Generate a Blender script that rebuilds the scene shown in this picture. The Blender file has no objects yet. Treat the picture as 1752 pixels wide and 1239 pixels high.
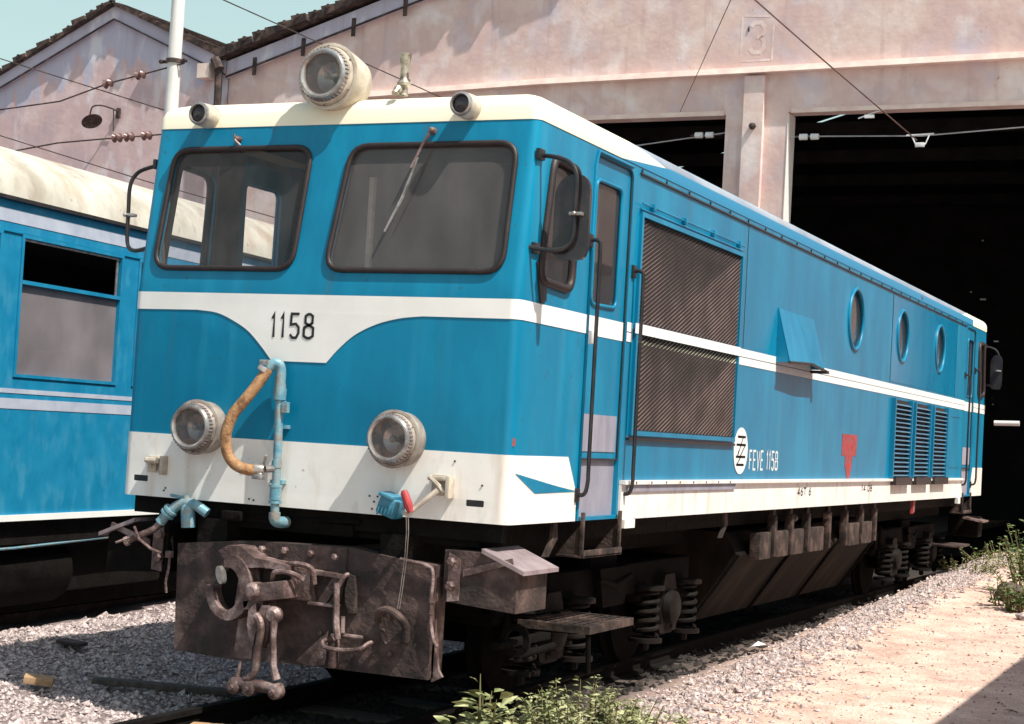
import bpy, bmesh, math, random
from mathutils import Vector, Matrix
from mathutils.geometry import tessellate_polygon
random.seed(7)
R = math.radians
sc = bpy.context.scene
col = sc.collection

# ------------------------------------------------------------------ camera
cam_d = bpy.data.cameras.new('camera'); cam = bpy.data.objects.new('camera', cam_d); col.objects.link(cam)
YAW, PITCH, ROLL = -0.4323, 0.0414, -0.0566
fw = Vector((math.sin(YAW)*math.cos(PITCH), math.cos(YAW)*math.cos(PITCH), math.sin(PITCH)))
rt = Vector((math.cos(YAW), -math.sin(YAW), 0)); dn = fw.cross(rt)
rt2 = math.cos(ROLL)*rt + math.sin(ROLL)*dn; dn2 = -math.sin(ROLL)*rt + math.cos(ROLL)*dn
m3 = Matrix((rt2, -dn2, -fw)).transposed()
cam.matrix_world = Matrix.Translation((4.9851, -8.137, 1.4931)) @ m3.to_4x4()
cam_d.sensor_width = 36; cam_d.lens = 2890.93/1752*36
cam_d.clip_start = 0.1; cam_d.clip_end = 2000
sc.camera = cam

# ------------------------------------------------------------------ light
SUN = Vector((-1, 0.34, -1.66)).normalized()
wd = bpy.data.worlds.new("World"); sc.world = wd; wd.use_nodes = True
nt = wd.node_tree; bg = nt.nodes['Background']; sky = nt.nodes.new('ShaderNodeTexSky')
sky.sky_type = 'NISHITA'; sky.sun_disc = False
sky.sun_elevation = math.asin(-SUN.z); sky.sun_rotation = math.atan2(-SUN.x, -SUN.y)
sky.air_density = 1.6; sky.dust_density = 3.0; sky.ozone_density = 1.0
tcn = nt.nodes.new('ShaderNodeTexCoord'); sxyz = nt.nodes.new('ShaderNodeSeparateXYZ'); nt.links.new(tcn.outputs['Generated'], sxyz.inputs[0])
hz = nt.nodes.new('ShaderNodeMapRange'); hz.inputs[1].default_value = .75; hz.inputs[2].default_value = 0.0; hz.inputs[3].default_value = .05; hz.inputs[4].default_value = .75
nt.links.new(sxyz.outputs[2], hz.inputs[0])
skm = nt.nodes.new('ShaderNodeMix'); skm.data_type = 'RGBA'; nt.links.new(hz.outputs[0], skm.inputs[0]); nt.links.new(sky.outputs[0], skm.inputs[6]); skm.inputs[7].default_value = (7.2, 10.0, 9.6, 1)
nt.links.new(skm.outputs[2], bg.inputs[0]); bg.inputs[1].default_value = 0.082    # summer haze: paler towards the horizon
sd = bpy.data.lights.new('sun', 'SUN'); so = bpy.data.objects.new('sun', sd); col.objects.link(so)
sd.energy = 5.0; sd.angle = R(0.5); sd.color = (1.0, 0.95, 0.86)
so.rotation_euler = SUN.to_track_quat('-Z', 'Y').to_euler(); so.location = (10, -5, 20)
sc.view_settings.view_transform = 'Standard'; sc.view_settings.look = 'None'
sc.view_settings.exposure = 0.36; sc.view_settings.gamma = 1

# ------------------------------------------------------------------ materials
MATS = {}
def mat(name, cols, scale=6, rough=0.6, metal=0, bump=0, bscale=None, stretch=(1,1,1), detail=6, pos=(0.35,0.65), spec=0.5, coat=0):
    """procedural material: base colour ramp over a noise in world space + bump"""
    if name in MATS: return MATS[name]
    m = bpy.data.materials.new(name); m.use_nodes = True; MATS[name] = m
    n = m.node_tree.nodes; l = m.node_tree.links; b = n['Principled BSDF']
    b.inputs['Roughness'].default_value = rough; b.inputs['Metallic'].default_value = metal
    b.inputs['Specular IOR Level'].default_value = spec
    if coat: b.inputs['Coat Weight'].default_value = coat; b.inputs['Coat Roughness'].default_value = .15
    geo = n.new('ShaderNodeNewGeometry'); mp = n.new('ShaderNodeMapping'); mp.inputs['Scale'].default_value = stretch
    l.new(geo.outputs['Position'], mp.inputs[0])
    nz = n.new('ShaderNodeTexNoise'); nz.inputs['Scale'].default_value = scale; nz.inputs['Detail'].default_value = detail
    nz.inputs['Roughness'].default_value = .6
    l.new(mp.outputs[0], nz.inputs[0])
    cr = n.new('ShaderNodeValToRGB'); l.new(nz.outputs[0], cr.inputs[0])
    e = cr.color_ramp.elements
    if len(cols) == 1: cols = [cols[0], cols[0]]
    while len(e) < len(cols): e.new(0.5)
    for i, c in enumerate(cols):
        e[i].position = pos[0] + (pos[1]-pos[0])*i/(len(cols)-1); e[i].color = (*c, 1)
    l.new(cr.outputs[0], b.inputs['Base Color'])
    if bump:
        n2 = n.new('ShaderNodeTexNoise'); n2.inputs['Scale'].default_value = bscale or scale*4; n2.inputs['Detail'].default_value = 5
        l.new(geo.outputs['Position'], n2.inputs[0])
        bp = n.new('ShaderNodeBump'); bp.inputs['Strength'].default_value = bump; bp.inputs['Distance'].default_value = .02
        l.new(n2.outputs[0], bp.inputs['Height']); l.new(bp.outputs[0], b.inputs['Normal'])
    m['ramp'] = cr.name
    return m
def nodes(m): return m.node_tree.nodes, m.node_tree.links
def math_node(n, l, op, a, b=None, c=None):
    x = n.new('ShaderNodeMath'); x.operation = op
    for i, v in enumerate((a, b, c)):
        if v is None: continue
        if isinstance(v, (int, float)): x.inputs[i].default_value = v
        else: l.new(v, x.inputs[i])
    return x.outputs[0]
def overlay(m, color, fac_builder):
    """mix a colour over the base colour with a factor built from world position nodes"""
    n, l = nodes(m); b = n['Principled BSDF']
    old = b.inputs['Base Color'].links[0].from_socket
    mx = n.new('ShaderNodeMix'); mx.data_type = 'RGBA'
    l.new(old, mx.inputs[6]); mx.inputs[7].default_value = (*color, 1)
    l.new(fac_builder(n, l), mx.inputs[0]); l.new(mx.outputs[2], b.inputs['Base Color'])
def noise_mask(scale, lo, hi, stretch=(1,1,1), detail=4, gain=1.0, off=(0,0,0), dist=0):
    def f(n, l):
        geo = n.new('ShaderNodeNewGeometry'); mp = n.new('ShaderNodeMapping'); mp.inputs['Scale'].default_value = stretch
        mp.inputs['Location'].default_value = off
        l.new(geo.outputs['Position'], mp.inputs[0])
        nz = n.new('ShaderNodeTexNoise'); nz.inputs['Scale'].default_value = scale; nz.inputs['Detail'].default_value = detail
        nz.inputs['Distortion'].default_value = dist
        l.new(mp.outputs[0], nz.inputs[0])
        mr = n.new('ShaderNodeMapRange'); mr.inputs[1].default_value = lo; mr.inputs[2].default_value = hi; mr.inputs[4].default_value = gain
        l.new(nz.outputs[0], mr.inputs[0]); return mr.outputs[0]
    return f

BLUE = mat('loco_blue', [(.0005,.163,.30), (.001,.19,.34), (.002,.23,.395)], 3, .36, bump=.10, bscale=2.4, stretch=(1,1,.35), spec=.35)
BLUE2 = mat('glossy_blue_panel', [(.001,.18,.345), (.003,.22,.40)], 3, .17, bump=.06, bscale=1.6, stretch=(1,1,.35), spec=.6)
overlay(BLUE, (.05,.32,.50), noise_mask(5, .56, .9, (2,2,.12), 5, .4))
overlay(BLUE, (.002,.15,.28), noise_mask(1.1, .5, .75, (1,1,.6), 6, .45, (7,7,7)))          # pale run-down streaks
overlay(BLUE, (.07,.10,.09), noise_mask(4.5, .60, .82, (2.5,2.5,.16), 7, .40, (9,4,2)))
overlay(BLUE, (.06,.035,.025), noise_mask(26, .73, .77, (1,1,.7), 4, .7, (6,2,2)))
overlay(BLUE, (.03,.10,.14), noise_mask(14, .68, .75, (1,1,1), 3, .5, (3,1,7)))     # small chips
CBLUE = mat('coach_blue', [(.004,.175,.33), (.012,.215,.385)], 5, .5, bump=.05, bscale=4, spec=.25)
overlay(CBLUE, (.10,.34,.48), noise_mask(9, .5, .8, (1,1,.5), 6, .4))
WHITE = mat('white_paint', [(.80,.78,.73), (.88,.87,.84)], 3, .45, coat=.1)
overlay(WHITE, (.50,.34,.21), noise_mask(3.2, .56, .80, (2.2,2.2,.35), 7, .65))
overlay(WHITE, (.40,.35,.31), noise_mask(7, .58, .75, (1.5,1.5,.8), 7, .35, (5,1,2)))
overlay(WHITE, (.25,.14,.08), noise_mask(30, .72, .76, (1,1,1), 3, .6))
WCLEAN = mat('clean_white', [(.86,.86,.84), (.80,.80,.77)], 4, .5)
ROOFM = mat('roof_paint', [(.22,.27,.34), (.36,.41,.47)], 2.5, .5, stretch=(1,.4,1))
overlay(ROOFM, (.36,.27,.21), noise_mask(3, .55, .8, (1,.5,1), 7, .6, (5,5,5)))
def cream_mask(n, l):
    geo = n.new('ShaderNodeNewGeometry'); s = n.new('ShaderNodeSeparateXYZ'); l.new(geo.outputs['Position'], s.inputs[0])
    # cream front cap: in front of a slanting line that climbs towards the ridge (tapering wing on the side)
    lim = math_node(n, l, 'MULTIPLY_ADD', s.outputs[2], -8.0, 3.25*8.0 + 2.2)
    rear = math_node(n, l, 'SUBTRACT', 15.25, s.outputs[1])
    return math_node(n, l, 'LESS_THAN', math_node(n, l, 'MINIMUM', s.outputs[1], rear), lim)
overlay(ROOFM, (.86,.80,.63), cream_mask)
overlay(ROOFM, (.45,.30,.18), noise_mask(6, .66, .85, (1,1,1), 6, .45, (9,5,5)))
def roof_blue(n, l):
    geo = n.new('ShaderNodeNewGeometry'); s = n.new('ShaderNodeSeparateXYZ'); l.new(geo.outputs['Position'], s.inputs[0])
    a = math_node(n, l, 'MINIMUM', math_node(n, l, 'MULTIPLY_ADD', s.outputs[1], .085, 3.21-1.6*.085), 3.265)
    a = math_node(n, l, 'LESS_THAN', s.outputs[2], a)
    a = math_node(n, l, 'MULTIPLY', a, math_node(n, l, 'LESS_THAN', s.outputs[1], 14.0))
    return math_node(n, l, 'MULTIPLY', a, math_node(n, l, 'GREATER_THAN', s.outputs[1], 1.2))
overlay(ROOFM, (.02,.22,.40), roof_blue)
CREAM = mat('cream_enamel', [(.36,.31,.26), (.62,.56,.46)], 8, .45)
overlay(CREAM, (.24,.17,.12), noise_mask(11, .52, .72, (1,1,1), 7, .6))
RIMM = mat('lamp_rim', [(.24,.215,.20), (.50,.48,.46)], 15, .32, .6)
HOUS = mat('lamp_housing', [(.17,.145,.125), (.38,.335,.29)], 9, .5)
RUST = mat('rusty_steel', [(.024,.017,.016), (.060,.038,.034), (.12,.078,.070)], 7, .75, .1, bump=.35, bscale=45)
overlay(RUST, (.03,.024,.022), noise_mask(3.2, .5, .62, (1,1,.5), 6, .8, (2,7,1)))
GRIMY = mat('grimy_bracket', [(.012,.009,.008), (.045,.029,.024), (.11,.072,.060)], 9, .8, .1, bump=.3, bscale=50)
RUSTL = mat('worn_steel', [(.075,.048,.044), (.16,.105,.097), (.38,.28,.265)], 9, .5, .35, bump=.3, bscale=60)
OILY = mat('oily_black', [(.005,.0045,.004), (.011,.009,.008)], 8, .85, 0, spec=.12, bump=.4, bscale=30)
GRIME_SHADE = mat('bogie_grime_shade', [(.003,.0025,.002), (.007,.0055,.005)], 9, .9, 0, spec=.12, bump=.4, bscale=40)  # grime, darkened further so the colour holds the underframe's shade
RUBBER = mat('black_rubber', [(.014,.009,.009), (.030,.018,.018)], 10, .55)
BLACK = mat('black_paint', [(.01,.01,.012), (.03,.025,.025)], 10, .4)
GREYM = mat('bare_grey_plate', [(.26,.26,.33), (.36,.35,.41)], 9, .5, .1, stretch=(1,1,.3))
overlay(GREYM, (.24,.13,.10), noise_mask(8, .6, .8, (1,1,.3), 6, .6))
PIPEB = mat('pipe_blue', [(.10,.27,.36), (.20,.36,.42), (.28,.25,.22)], 14, .45, .2, bump=.2)
HOSE = mat('canvas_hose', [(.16,.075,.035), (.34,.18,.08), (.42,.25,.13)], 22, .75, bump=.4, bscale=90)
RED = mat('red_paint', [(.33,.03,.04), (.46,.06,.06)], 20, .6)
overlay(RED, (.16,.10,.10), noise_mask(16, .48, .62, (1,1,1), 5, .8))
HI_ = mat('pale_backing', [(.42,.38,.42),(.6,.56,.6)], 5, .8)
INTER = mat('cab_lining', [(.085,.075,.075), (.13,.115,.11)], 6, .8)
DARK = mat('dark_void', [(.012,.01,.01), (.02,.016,.016)], 6, .9)
GRB = mat('grille_bars', [(.13,.085,.075), (.29,.20,.18)], 4, .5, .2)
def wband(n, l):
    geo = n.new('ShaderNodeNewGeometry'); s = n.new('ShaderNodeSeparateXYZ'); l.new(geo.outputs['Position'], s.inputs[0])
    a = math_node(n, l, 'GREATER_THAN', s.outputs[2], 2.09)
    return math_node(n, l, 'MULTIPLY', a, math_node(n, l, 'LESS_THAN', s.outputs[2], 2.152))
overlay(GRB, (.75,.72,.55), wband)

def glass(name, tint, dust_glare_col, dust_glare, rough=.03, lo=.85, hi=1.15, nsc=9, vs=.35):
    m = bpy.data.materials.new(name); m.use_nodes = True; MATS[name] = m
    n, l = nodes(m); n.remove(n['Principled BSDF']); out = n['Material Output']
    tr = n.new('ShaderNodeBsdfTransparent'); tr.inputs[0].default_value = (*tint, 1)
    gl = n.new('ShaderNodeBsdfGlossy'); gl.inputs['Roughness'].default_value = rough
    df = n.new('ShaderNodeBsdfDiffuse'); df.inputs[0].default_value = (*dust_glare_col, 1)
    lw = n.new('ShaderNodeLayerWeight'); lw.inputs[0].default_value = .5; frf = math_node(n, l, 'MULTIPLY_ADD', math_node(n, l, 'POWER', lw.outputs['Facing'], 5.0), .92, .035)
    m1 = n.new('ShaderNodeMixShader'); m2 = n.new('ShaderNodeMixShader')
    mr = n.new('ShaderNodeMapRange'); mr.inputs[3].default_value = dust_glare*lo; mr.inputs[4].default_value = dust_glare*hi
    l.new(noise_mask(nsc, .3, .7, (1,1,vs), 7, 1.0)(n, l), mr.inputs[0]); l.new(mr.outputs[0], m1.inputs[0])
    l.new(tr.outputs[0], m1.inputs[1]); l.new(df.outputs[0], m1.inputs[2])
    l.new(frf, m2.inputs[0]); l.new(m1.outputs[0], m2.inputs[1]); l.new(gl.outputs[0], m2.inputs[2])
    l.new(m2.outputs[0], out.inputs[0]); return m
WGLASS = glass('windscreen_glass', (.97,.96,.96), (.20,.18,.18), .13, lo=.5, hi=1.6)
WGLASS2 = glass('dusty_windscreen_glass', (.90,.89,.89), (.21,.195,.195), .36, lo=.75, hi=1.25, nsc=5)
OPENG = glass('clear_glass', (.97,.96,.96), (.4,.38,.38), .05)
SGLASS = glass('side_glass', (.6,.55,.55), (.13,.115,.115), .30)
CGLASS = glass('coach_glass', (.50,.47,.48), (.38,.34,.36), .46, lo=.75, hi=1.25, nsc=2.0, vs=.9)  # pale veil stands for dust and painted reflections in the panes
LGLASS = glass('lamp_glass', (.75,.73,.72), (.28,.25,.24), .25, .05)
MIRG = mat('mirror_back', [(.03,.025,.03), (.06,.05,.055)], 8, .15, .3)
REFL = mat('lamp_reflector', [(.30,.26,.25), (.62,.58,.56)], 9, .16, .9)

# ------------------------------------------------------------------ mesh builder
class MB:
    def __init__(s): s.v = []; s.f = []
    def add(s, vs, fs):
        o = len(s.v); s.v += [Vector(p) for p in vs]; s.f += [tuple(i+o for i in f) for f in fs]; return s
    def hexa(s, c8):
        return s.add(c8, [(0,3,2,1),(4,5,6,7),(0,1,5,4),(1,2,6,5),(2,3,7,6),(3,0,4,7)])
    def box(s, x0, x1, y0, y1, z0, z1, rot=None, ctr=None):
        p = [Vector(q) for q in [(x0,y0,z0),(x1,y0,z0),(x1,y1,z0),(x0,y1,z0),(x0,y0,z1),(x1,y0,z1),(x1,y1,z1),(x0,y1,z1)]]
        if rot:
            c = Vector(ctr) if ctr else Vector(((x0+x1)/2,(y0+y1)/2,(z0+z1)/2))
            p = [c + rot @ (q-c) for q in p]
        return s.hexa(p)
    def bevbox(s, x0, x1, y0, y1, z0, z1, b=.01, rot=None):
        bm = bmesh.new(); c = Vector(((x0+x1)/2,(y0+y1)/2,(z0+z1)/2))
        bmesh.ops.create_cube(bm, size=1)
        for v in bm.verts: v.co = Vector((v.co.x*(x1-x0), v.co.y*(y1-y0), v.co.z*(z1-z0)))
        bmesh.ops.bevel(bm, geom=bm.edges[:], offset=b, segments=2, affect='EDGES', profile=.6)
        for v in bm.verts: v.co = c + (rot @ v.co if rot else v.co)
        bm.verts.index_update(); s.add([v.co for v in bm.verts], [[v.index for v in f.verts] for f in bm.faces]); bm.free(); return s
    def tube(s, path, r, n=8, closed=False, caps=True):
        path = [Vector(p) for p in path]; N = len(path); rs = r if isinstance(r, (list, tuple)) else [r]*N
        rings = []; up = None
        for i, p in enumerate(path):
            if closed: d = (path[(i+1) % N]-path[i-1])
            else: d = path[min(i+1, N-1)]-path[max(i-1, 0)]
            d.normalize()
            if up is None:
                up = Vector((0,0,1)) if abs(d.z) < .9 else Vector((0,1,0))
            a = d.cross(up)
            if a.length < 1e-4: a = d.cross(Vector((1,0,0)))
            a.normalize(); up = a.cross(d).normalized()
            rings.append([p + rs[i]*(math.cos(2*math.pi*k/n)*a + math.sin(2*math.pi*k/n)*up) for k in range(n)])
        vs = [q for rg in rings for q in rg]; fs = []
        for i in range(N if closed else N-1):
            j = (i+1) % N
            for k in range(n): fs.append((i*n+k, i*n+(k+1) % n, j*n+(k+1) % n, j*n+k))
        if caps and not closed:
            fs.append(tuple(range(n))[::-1]); fs.append(tuple((N-1)*n+k for k in range(n)))
        return s.add(vs, fs)
    def lathe(s, prof, org, axis, n=24, caps=(True, True)):
        """prof: list of (distance along axis, radius)"""
        axis = Vector(axis).normalized(); org = Vector(org)
        up = Vector((0,0,1)) if abs(axis.z) < .9 else Vector((1,0,0))
        a = axis.cross(up).normalized(); b = axis.cross(a).normalized(); vs = []; fs = []
        for d, r in prof:
            for k in range(n):
                t = 2*math.pi*k/n; vs.append(org + axis*d + r*(math.cos(t)*a+math.sin(t)*b))
        for i in range(len(prof)-1):
            for k in range(n): fs.append((i*n+k, (i+1)*n+k, (i+1)*n+(k+1) % n, i*n+(k+1) % n))
        if caps[0]: fs.append(tuple(range(n)))
        if caps[1]: fs.append(tuple((len(prof)-1)*n+k for k in range(n))[::-1])
        return s.add(vs, fs)
    def cyl(s, p0, p1, r, n=16):
        p0 = Vector(p0); p1 = Vector(p1); return s.lathe([(0,r),((p1-p0).length,r)], p0, p1-p0, n)
    def prism(s, pts, P0, U, V, D):
        """extrude 2d polygon pts (u,v) from P0+uU+vV by vector D"""
        P0, U, V, D = map(Vector, (P0, U, V, D)); n = len(pts)
        lo = [P0+u*U+v*V for u, v in pts]; hi = [p+D for p in lo]
        tri = tessellate_polygon([[Vector((u, v, 0)) for u, v in pts]])
        fs = [tuple(t) for t in tri] + [tuple(i+n for i in t)[::-1] for t in tri] + [(i, (i+1) % n, n+(i+1) % n, n+i) for i in range(n)]
        return s.add(lo+hi, fs)
    def bolt(s, p, axis, r=.014, h=.02): return s.lathe([(0,r),(h*.8,r),(h,r*.6)], p, axis, 6)
    def coil(s, c, r, z0, z1, turns, w, n=14):
        path = []
        for i in range(int(turns*n)+1):
            t = 2*math.pi*i/n; path.append((c[0]+r*math.cos(t), c[1]+r*math.sin(t), z0+(z1-z0)*i/(turns*n)))
        return s.tube(path, w, 6)
    def build(s, name, m, parent=None, smooth=35, fix=True):
        me = bpy.data.meshes.new(name); me.from_pydata([tuple(v) for v in s.v], [], s.f); me.update()
        if fix:
            bm = bmesh.new(); bm.from_mesh(me); bmesh.ops.recalc_face_normals(bm, faces=bm.faces[:]); bm.to_mesh(me); bm.free()
        if smooth:
            me.polygons.foreach_set('use_smooth', [True]*len(me.polygons)); me.set_sharp_from_angle(angle=R(smooth))
        for x in (m if isinstance(m, list) else [m]): me.materials.append(x)
        o = bpy.data.objects.new(name, me); col.objects.link(o)
        if parent: o.parent = parent
        return o
def tag(o, label=None, cat=None, group=None, kind=None):
    for k, v in (('label', label), ('category', cat), ('group', group), ('kind', kind)):
        if v: o[k] = v
    return o
def empty(name, loc, rz=0, **kw):
    o = bpy.data.objects.new(name, None); o.location = loc; o.rotation_euler = (0, 0, rz); o.empty_display_size = .3
    col.objects.link(o); return tag(o, **kw)
def recenter(o):
    """put a single-mesh thing's origin at its base"""
    vs = [v.co.copy() for v in o.data.vertices]
    c = Vector((sum(v.x for v in vs)/len(vs), sum(v.y for v in vs)/len(vs), min(v.z for v in vs)))
    o.data.transform(Matrix.Translation(-c)); o.location = c; return o
def bez(pts, n=10):
    """Catmull-Rom through points"""
    P = [Vector(p) for p in pts]; P = [2*P[0]-P[1]]+P+[2*P[-1]-P[-2]]; out = []
    for i in range(1, len(P)-2):
        for k in range(n):
            t = k/n; a, b, c, d = P[i-1:i+3]
            out.append(.5*((2*b)+(-a+c)*t+(2*a-5*b+4*c-d)*t*t+(-a+3*b-3*c+d)*t**3))
    out.append(P[-2]); return out
def rpoly(pts, r, n=5):
    """polygon with rounded corners"""
    out = []; N = len(pts); rr = r if isinstance(r, (list, tuple)) else [r]*N
    for i in range(N):
        p = Vector(pts[i]); a = (Vector(pts[i-1])-p); b = (Vector(pts[(i+1) % N])-p)
        q = min(rr[i], a.length*.49, b.length*.49); A = p+a.normalized()*q; B = p+b.normalized()*q
        for k in range(n+1):
            t = k/n; out.append(tuple((1-t)**2*A + 2*t*(1-t)*p + t*t*B))
    return out
def circ(cx, cy, r, n=24, ry=None): return [(cx+r*math.cos(2*math.pi*k/n), cy+(ry or r)*math.sin(2*math.pi*k/n)) for k in range(n)]

# ------------------------------------------------------------------ locomotive skin mapping
W, RC, L = 1.254, .055, 15.25
A_ = W-RC; ARC = math.pi*RC/2; SIDE = L-2*RC; HALF = A_+ARC+SIDE+ARC+A_
def S(y): return A_+ARC+(y-RC)                      # side arc-length coordinate of a y on the right flank
def rake(z): return .124*max(0, z-2.2)
def skin(s, z, off=0.0):
    sg = 1 if s >= 0 else -1; a = min(abs(s), HALF)
    if a <= A_: x, y, nx, ny = a, 0, 0, -1
    elif a <= A_+ARC:
        t = (a-A_)/RC; x, y, nx, ny = A_+RC*math.sin(t), RC-RC*math.cos(t), math.sin(t), -math.cos(t)
    elif a <= A_+ARC+SIDE: x, y, nx, ny = W, RC+a-A_-ARC, 1, 0
    elif a <= A_+ARC*2+SIDE:
        t = (a-A_-ARC-SIDE)/RC; x, y, nx, ny = A_+RC*math.cos(t), L-RC+RC*math.sin(t), math.cos(t), math.sin(t)
    else: x, y, nx, ny = HALF-a, L, 0, 1
    y += rake(z)*max(0, 1-y/.9) - rake(z)*max(0, 1-(L-y)/.9)
    return Vector((sg*(x+nx*off), y+ny*off, z))
CUTS = [A_+ARC*k/6 for k in range(7)] + [A_+ARC+.26*k for k in range(1, 4)] + [HALF-(A_+ARC*k/6) for k in range(7)]
CUTS = CUTS + [-c for c in CUTS]
def sheet2d(outer, holes=(), zc=(2.2,)):
    """tessellated 2d polygon cut along the fold lines -> verts2d, faces"""
    loops = [outer]+list(holes); flat = [p for lp in loops for p in lp]
    tri = tessellate_polygon([[Vector((p[0], p[1], 0)) for p in lp] for lp in loops])
    bm = bmesh.new(); vs = [bm.verts.new((p[0], p[1], 0)) for p in flat]
    for t in tri:
        try: bm.faces.new([vs[i] for i in t])
        except ValueError: pass
    s0 = min(p[0] for p in outer); s1 = max(p[0] for p in outer)
    for c in CUTS:
        if s0 < c < s1: bmesh.ops.bisect_plane(bm, geom=bm.verts[:]+bm.edges[:]+bm.faces[:], plane_co=(c,0,0), plane_no=(1,0,0))
    for z in zc: bmesh.ops.bisect_plane(bm, geom=bm.verts[:]+bm.edges[:]+bm.faces[:], plane_co=(0,z,0), plane_no=(0,1,0))
    bmesh.ops.recalc_face_normals(bm, faces=bm.faces[:])
    bm.normal_update()
    for f in bm.faces:
        if f.normal.z < 0: f.normal_flip()
    bm.verts.index_update(); bm.edges.index_update()
    v = [(q.co.x, q.co.y) for q in bm.verts]; f = [[q.index for q in g.verts] for g in bm.faces]
    be = []
    for e in bm.edges:
        if e.is_boundary:
            lp = e.link_loops[0]; be.append((lp.vert.index, lp.link_loop_next.vert.index))
    bm.free(); return v, f, be
def skin_sheet(name, outer, holes, off, thick, m, parent, mb=None):
    v, f, be = sheet2d(outer, holes); mb2 = mb or MB(); n = len(v)
    if thick:
        vs = [skin(a, b, off) for a, b in v] + [skin(a, b, off-thick) for a, b in v]
        fs = [tuple(q) for q in f] + [tuple(i+n for i in q)[::-1] for q in f] + [(b, a, a+n, b+n) for a, b in be]
        mb2.add(vs, fs)
    else: mb2.add([skin(a, b, off) for a, b in v], f)
    if mb: return None
    return mb2.build(name, m, parent, fix=False)
def densify(pts, step=.05):
    out = []
    for i in range(len(pts)):
        a = Vector(pts[i]); b = Vector(pts[(i+1) % len(pts)]); k = max(1, int((b-a).length/step))
        out += [tuple(a+(b-a)*j/k) for j in range(k)]
    return out
def seal(name, pts, r, m, parent, off=.006):
    return MB().tube([skin(a, b, off) for a, b in densify(pts)], r, 8, closed=True).build(name, m, parent, smooth=60)
def mir(pts): return [(-a, b) for a, b in pts][::-1]

# stroke lettering --------------------------------------------------
def oct_(x0, x1, y0, y1, c=.28): return [(x0+c*(x1-x0), y0), (x1-c*(x1-x0), y0), (x1, y0+.5*c*(y1-y0)), (x1, y1-.5*c*(y1-y0)), (x1-c*(x1-x0), y1), (x0+c*(x1-x0), y1), (x0, y1-.5*c*(y1-y0)), (x0, y0+.5*c*(y1-y0)), (x0+c*(x1-x0), y0)]
GL = {'1': [[(.15,.78),(.5,1),(.5,0)]], '5': [[(.9,1),(.15,1),(.12,.55),(.6,.58),(.88,.44),(.9,.2),(.68,0),(.3,0),(.08,.14)]],
      '8': [oct_(.16,.84,.56,1,.36), oct_(.06,.94,0,.52,.36), [(.5,.50),(.5,.58)]], '3': [[(.1,.88),(.3,1),(.7,1),(.9,.85),(.9,.65),(.68,.52),(.45,.52)], [(.68,.52),(.92,.38),(.92,.15),(.7,0),(.28,0),(.08,.14)]],
      'F': [[(.85,1),(.12,1),(.12,0)], [(.12,.52),(.7,.52)]], 'E': [[(.88,1),(.12,1),(.12,0),(.88,0)], [(.12,.52),(.75,.52)]],
      'V': [[(.02,1),(.5,0),(.98,1)]], 'T': [[(0,1),(1,1)], [(.5,1),(.5,0)]], '6': [[(.8,1),(.35,.8),(.1,.4),(.1,.2),(.3,0),(.7,0),(.9,.2),(.9,.4),(.7,.55),(.3,.55),(.1,.4)]],
      '0': [oct_(.08,.92,0,1)], '4': [[(.7,0),(.7,1),(.05,.3),(1,.3)]], 'M': [[(.05,0),(.05,1),(.5,.4),(.95,1),(.95,0)]], '.': [[(.4,0),(.4,.12)]], 'A': [[(.0,0),(.5,1),(1,0)],[(.2,.35),(.8,.35)]],
      'L': [[(.12,1),(.12,0),(.85,0)]], ' ': []}
def ribbon(mb, pts, w, P):
    n = len(pts); pts = [Vector(p) for p in pts]; closed = (pts[0]-pts[-1]).length < 1e-6
    Ls = []
    for i, p in enumerate(pts):
        d0 = (p-pts[i-1]).normalized() if i else None; d1 = (pts[i+1]-p).normalized() if i < n-1 else None
        if d0 is None: d0 = (pts[-1]-pts[-2]).normalized() if closed else d1
        if d1 is None: d1 = (pts[1]-pts[0]).normalized() if closed else d0
        n0 = Vector((-d0.y, d0.x)); n1 = Vector((-d1.y, d1.x)); mm = (n0+n1)
        mm = mm/max(mm.length_squared, .4)*2; Ls.append((p+mm*w/2, p-mm*w/2))
    vs = [P(*q) for ab in Ls for q in ab]
    mb.add(vs, [(2*i, 2*i+1, 2*i+3, 2*i+2) for i in range(n-1)])
def lettering(mb, text, x, z, cw, ch, gap, w, P, narrow={'1': .55, ' ': .5, '.': .4}):
    for c in text:
        k = narrow.get(c, 1)*cw
        for st in GL[c]:
            pts = [(x+px*k, z+pz*ch) for px, pz in st]
            ribbon(mb, pts, w, P)
        x += k+gap

# ================================================================== LOCOMOTIVE
loco = empty('locomotive', (0, 0, 0), label='blue and white diesel locomotive numbered 1158 standing on the track outside the shed', cat='locomotive')
Z0, Z1 = 1.0, 3.19
winL = rpoly([(-1.14,2.345),(-.185,2.345),(-.15,3.06),(-1.10,3.06)], .11)
winR = rpoly([(.035,2.345),(1.135,2.345),(1.145,3.06),(.115,3.06)], .11)
def side_window(sy=1): return rpoly([(S(.21),2.33),(S(.67),2.31),(S(.69),3.0),(S(.27),3.02)], [.09,.09,.11,.08])
door_o = rpoly([(S(.97),Z0),(S(1.59),Z0),(S(1.60),3.15),(S(.96),3.15)], [.002,.002,.07,.07])
door_w = rpoly([(S(1.03),2.27),(S(1.44),2.28),(S(1.45),3.01),(S(1.03),3.01)], .06)
flipy = lambda pts: [(S(L-(a-S(0))), b) for a, b in pts][::-1]
ports = [(7.6, 2.735, .285), (9.73, 2.735, .27), (11.82, 2.745, .27)]
sw = side_window(); holes_r = [sw, door_o, flipy(sw), flipy(door_o)] + [circ(S(y), z, r, 28) for y, z, r in ports]
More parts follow.
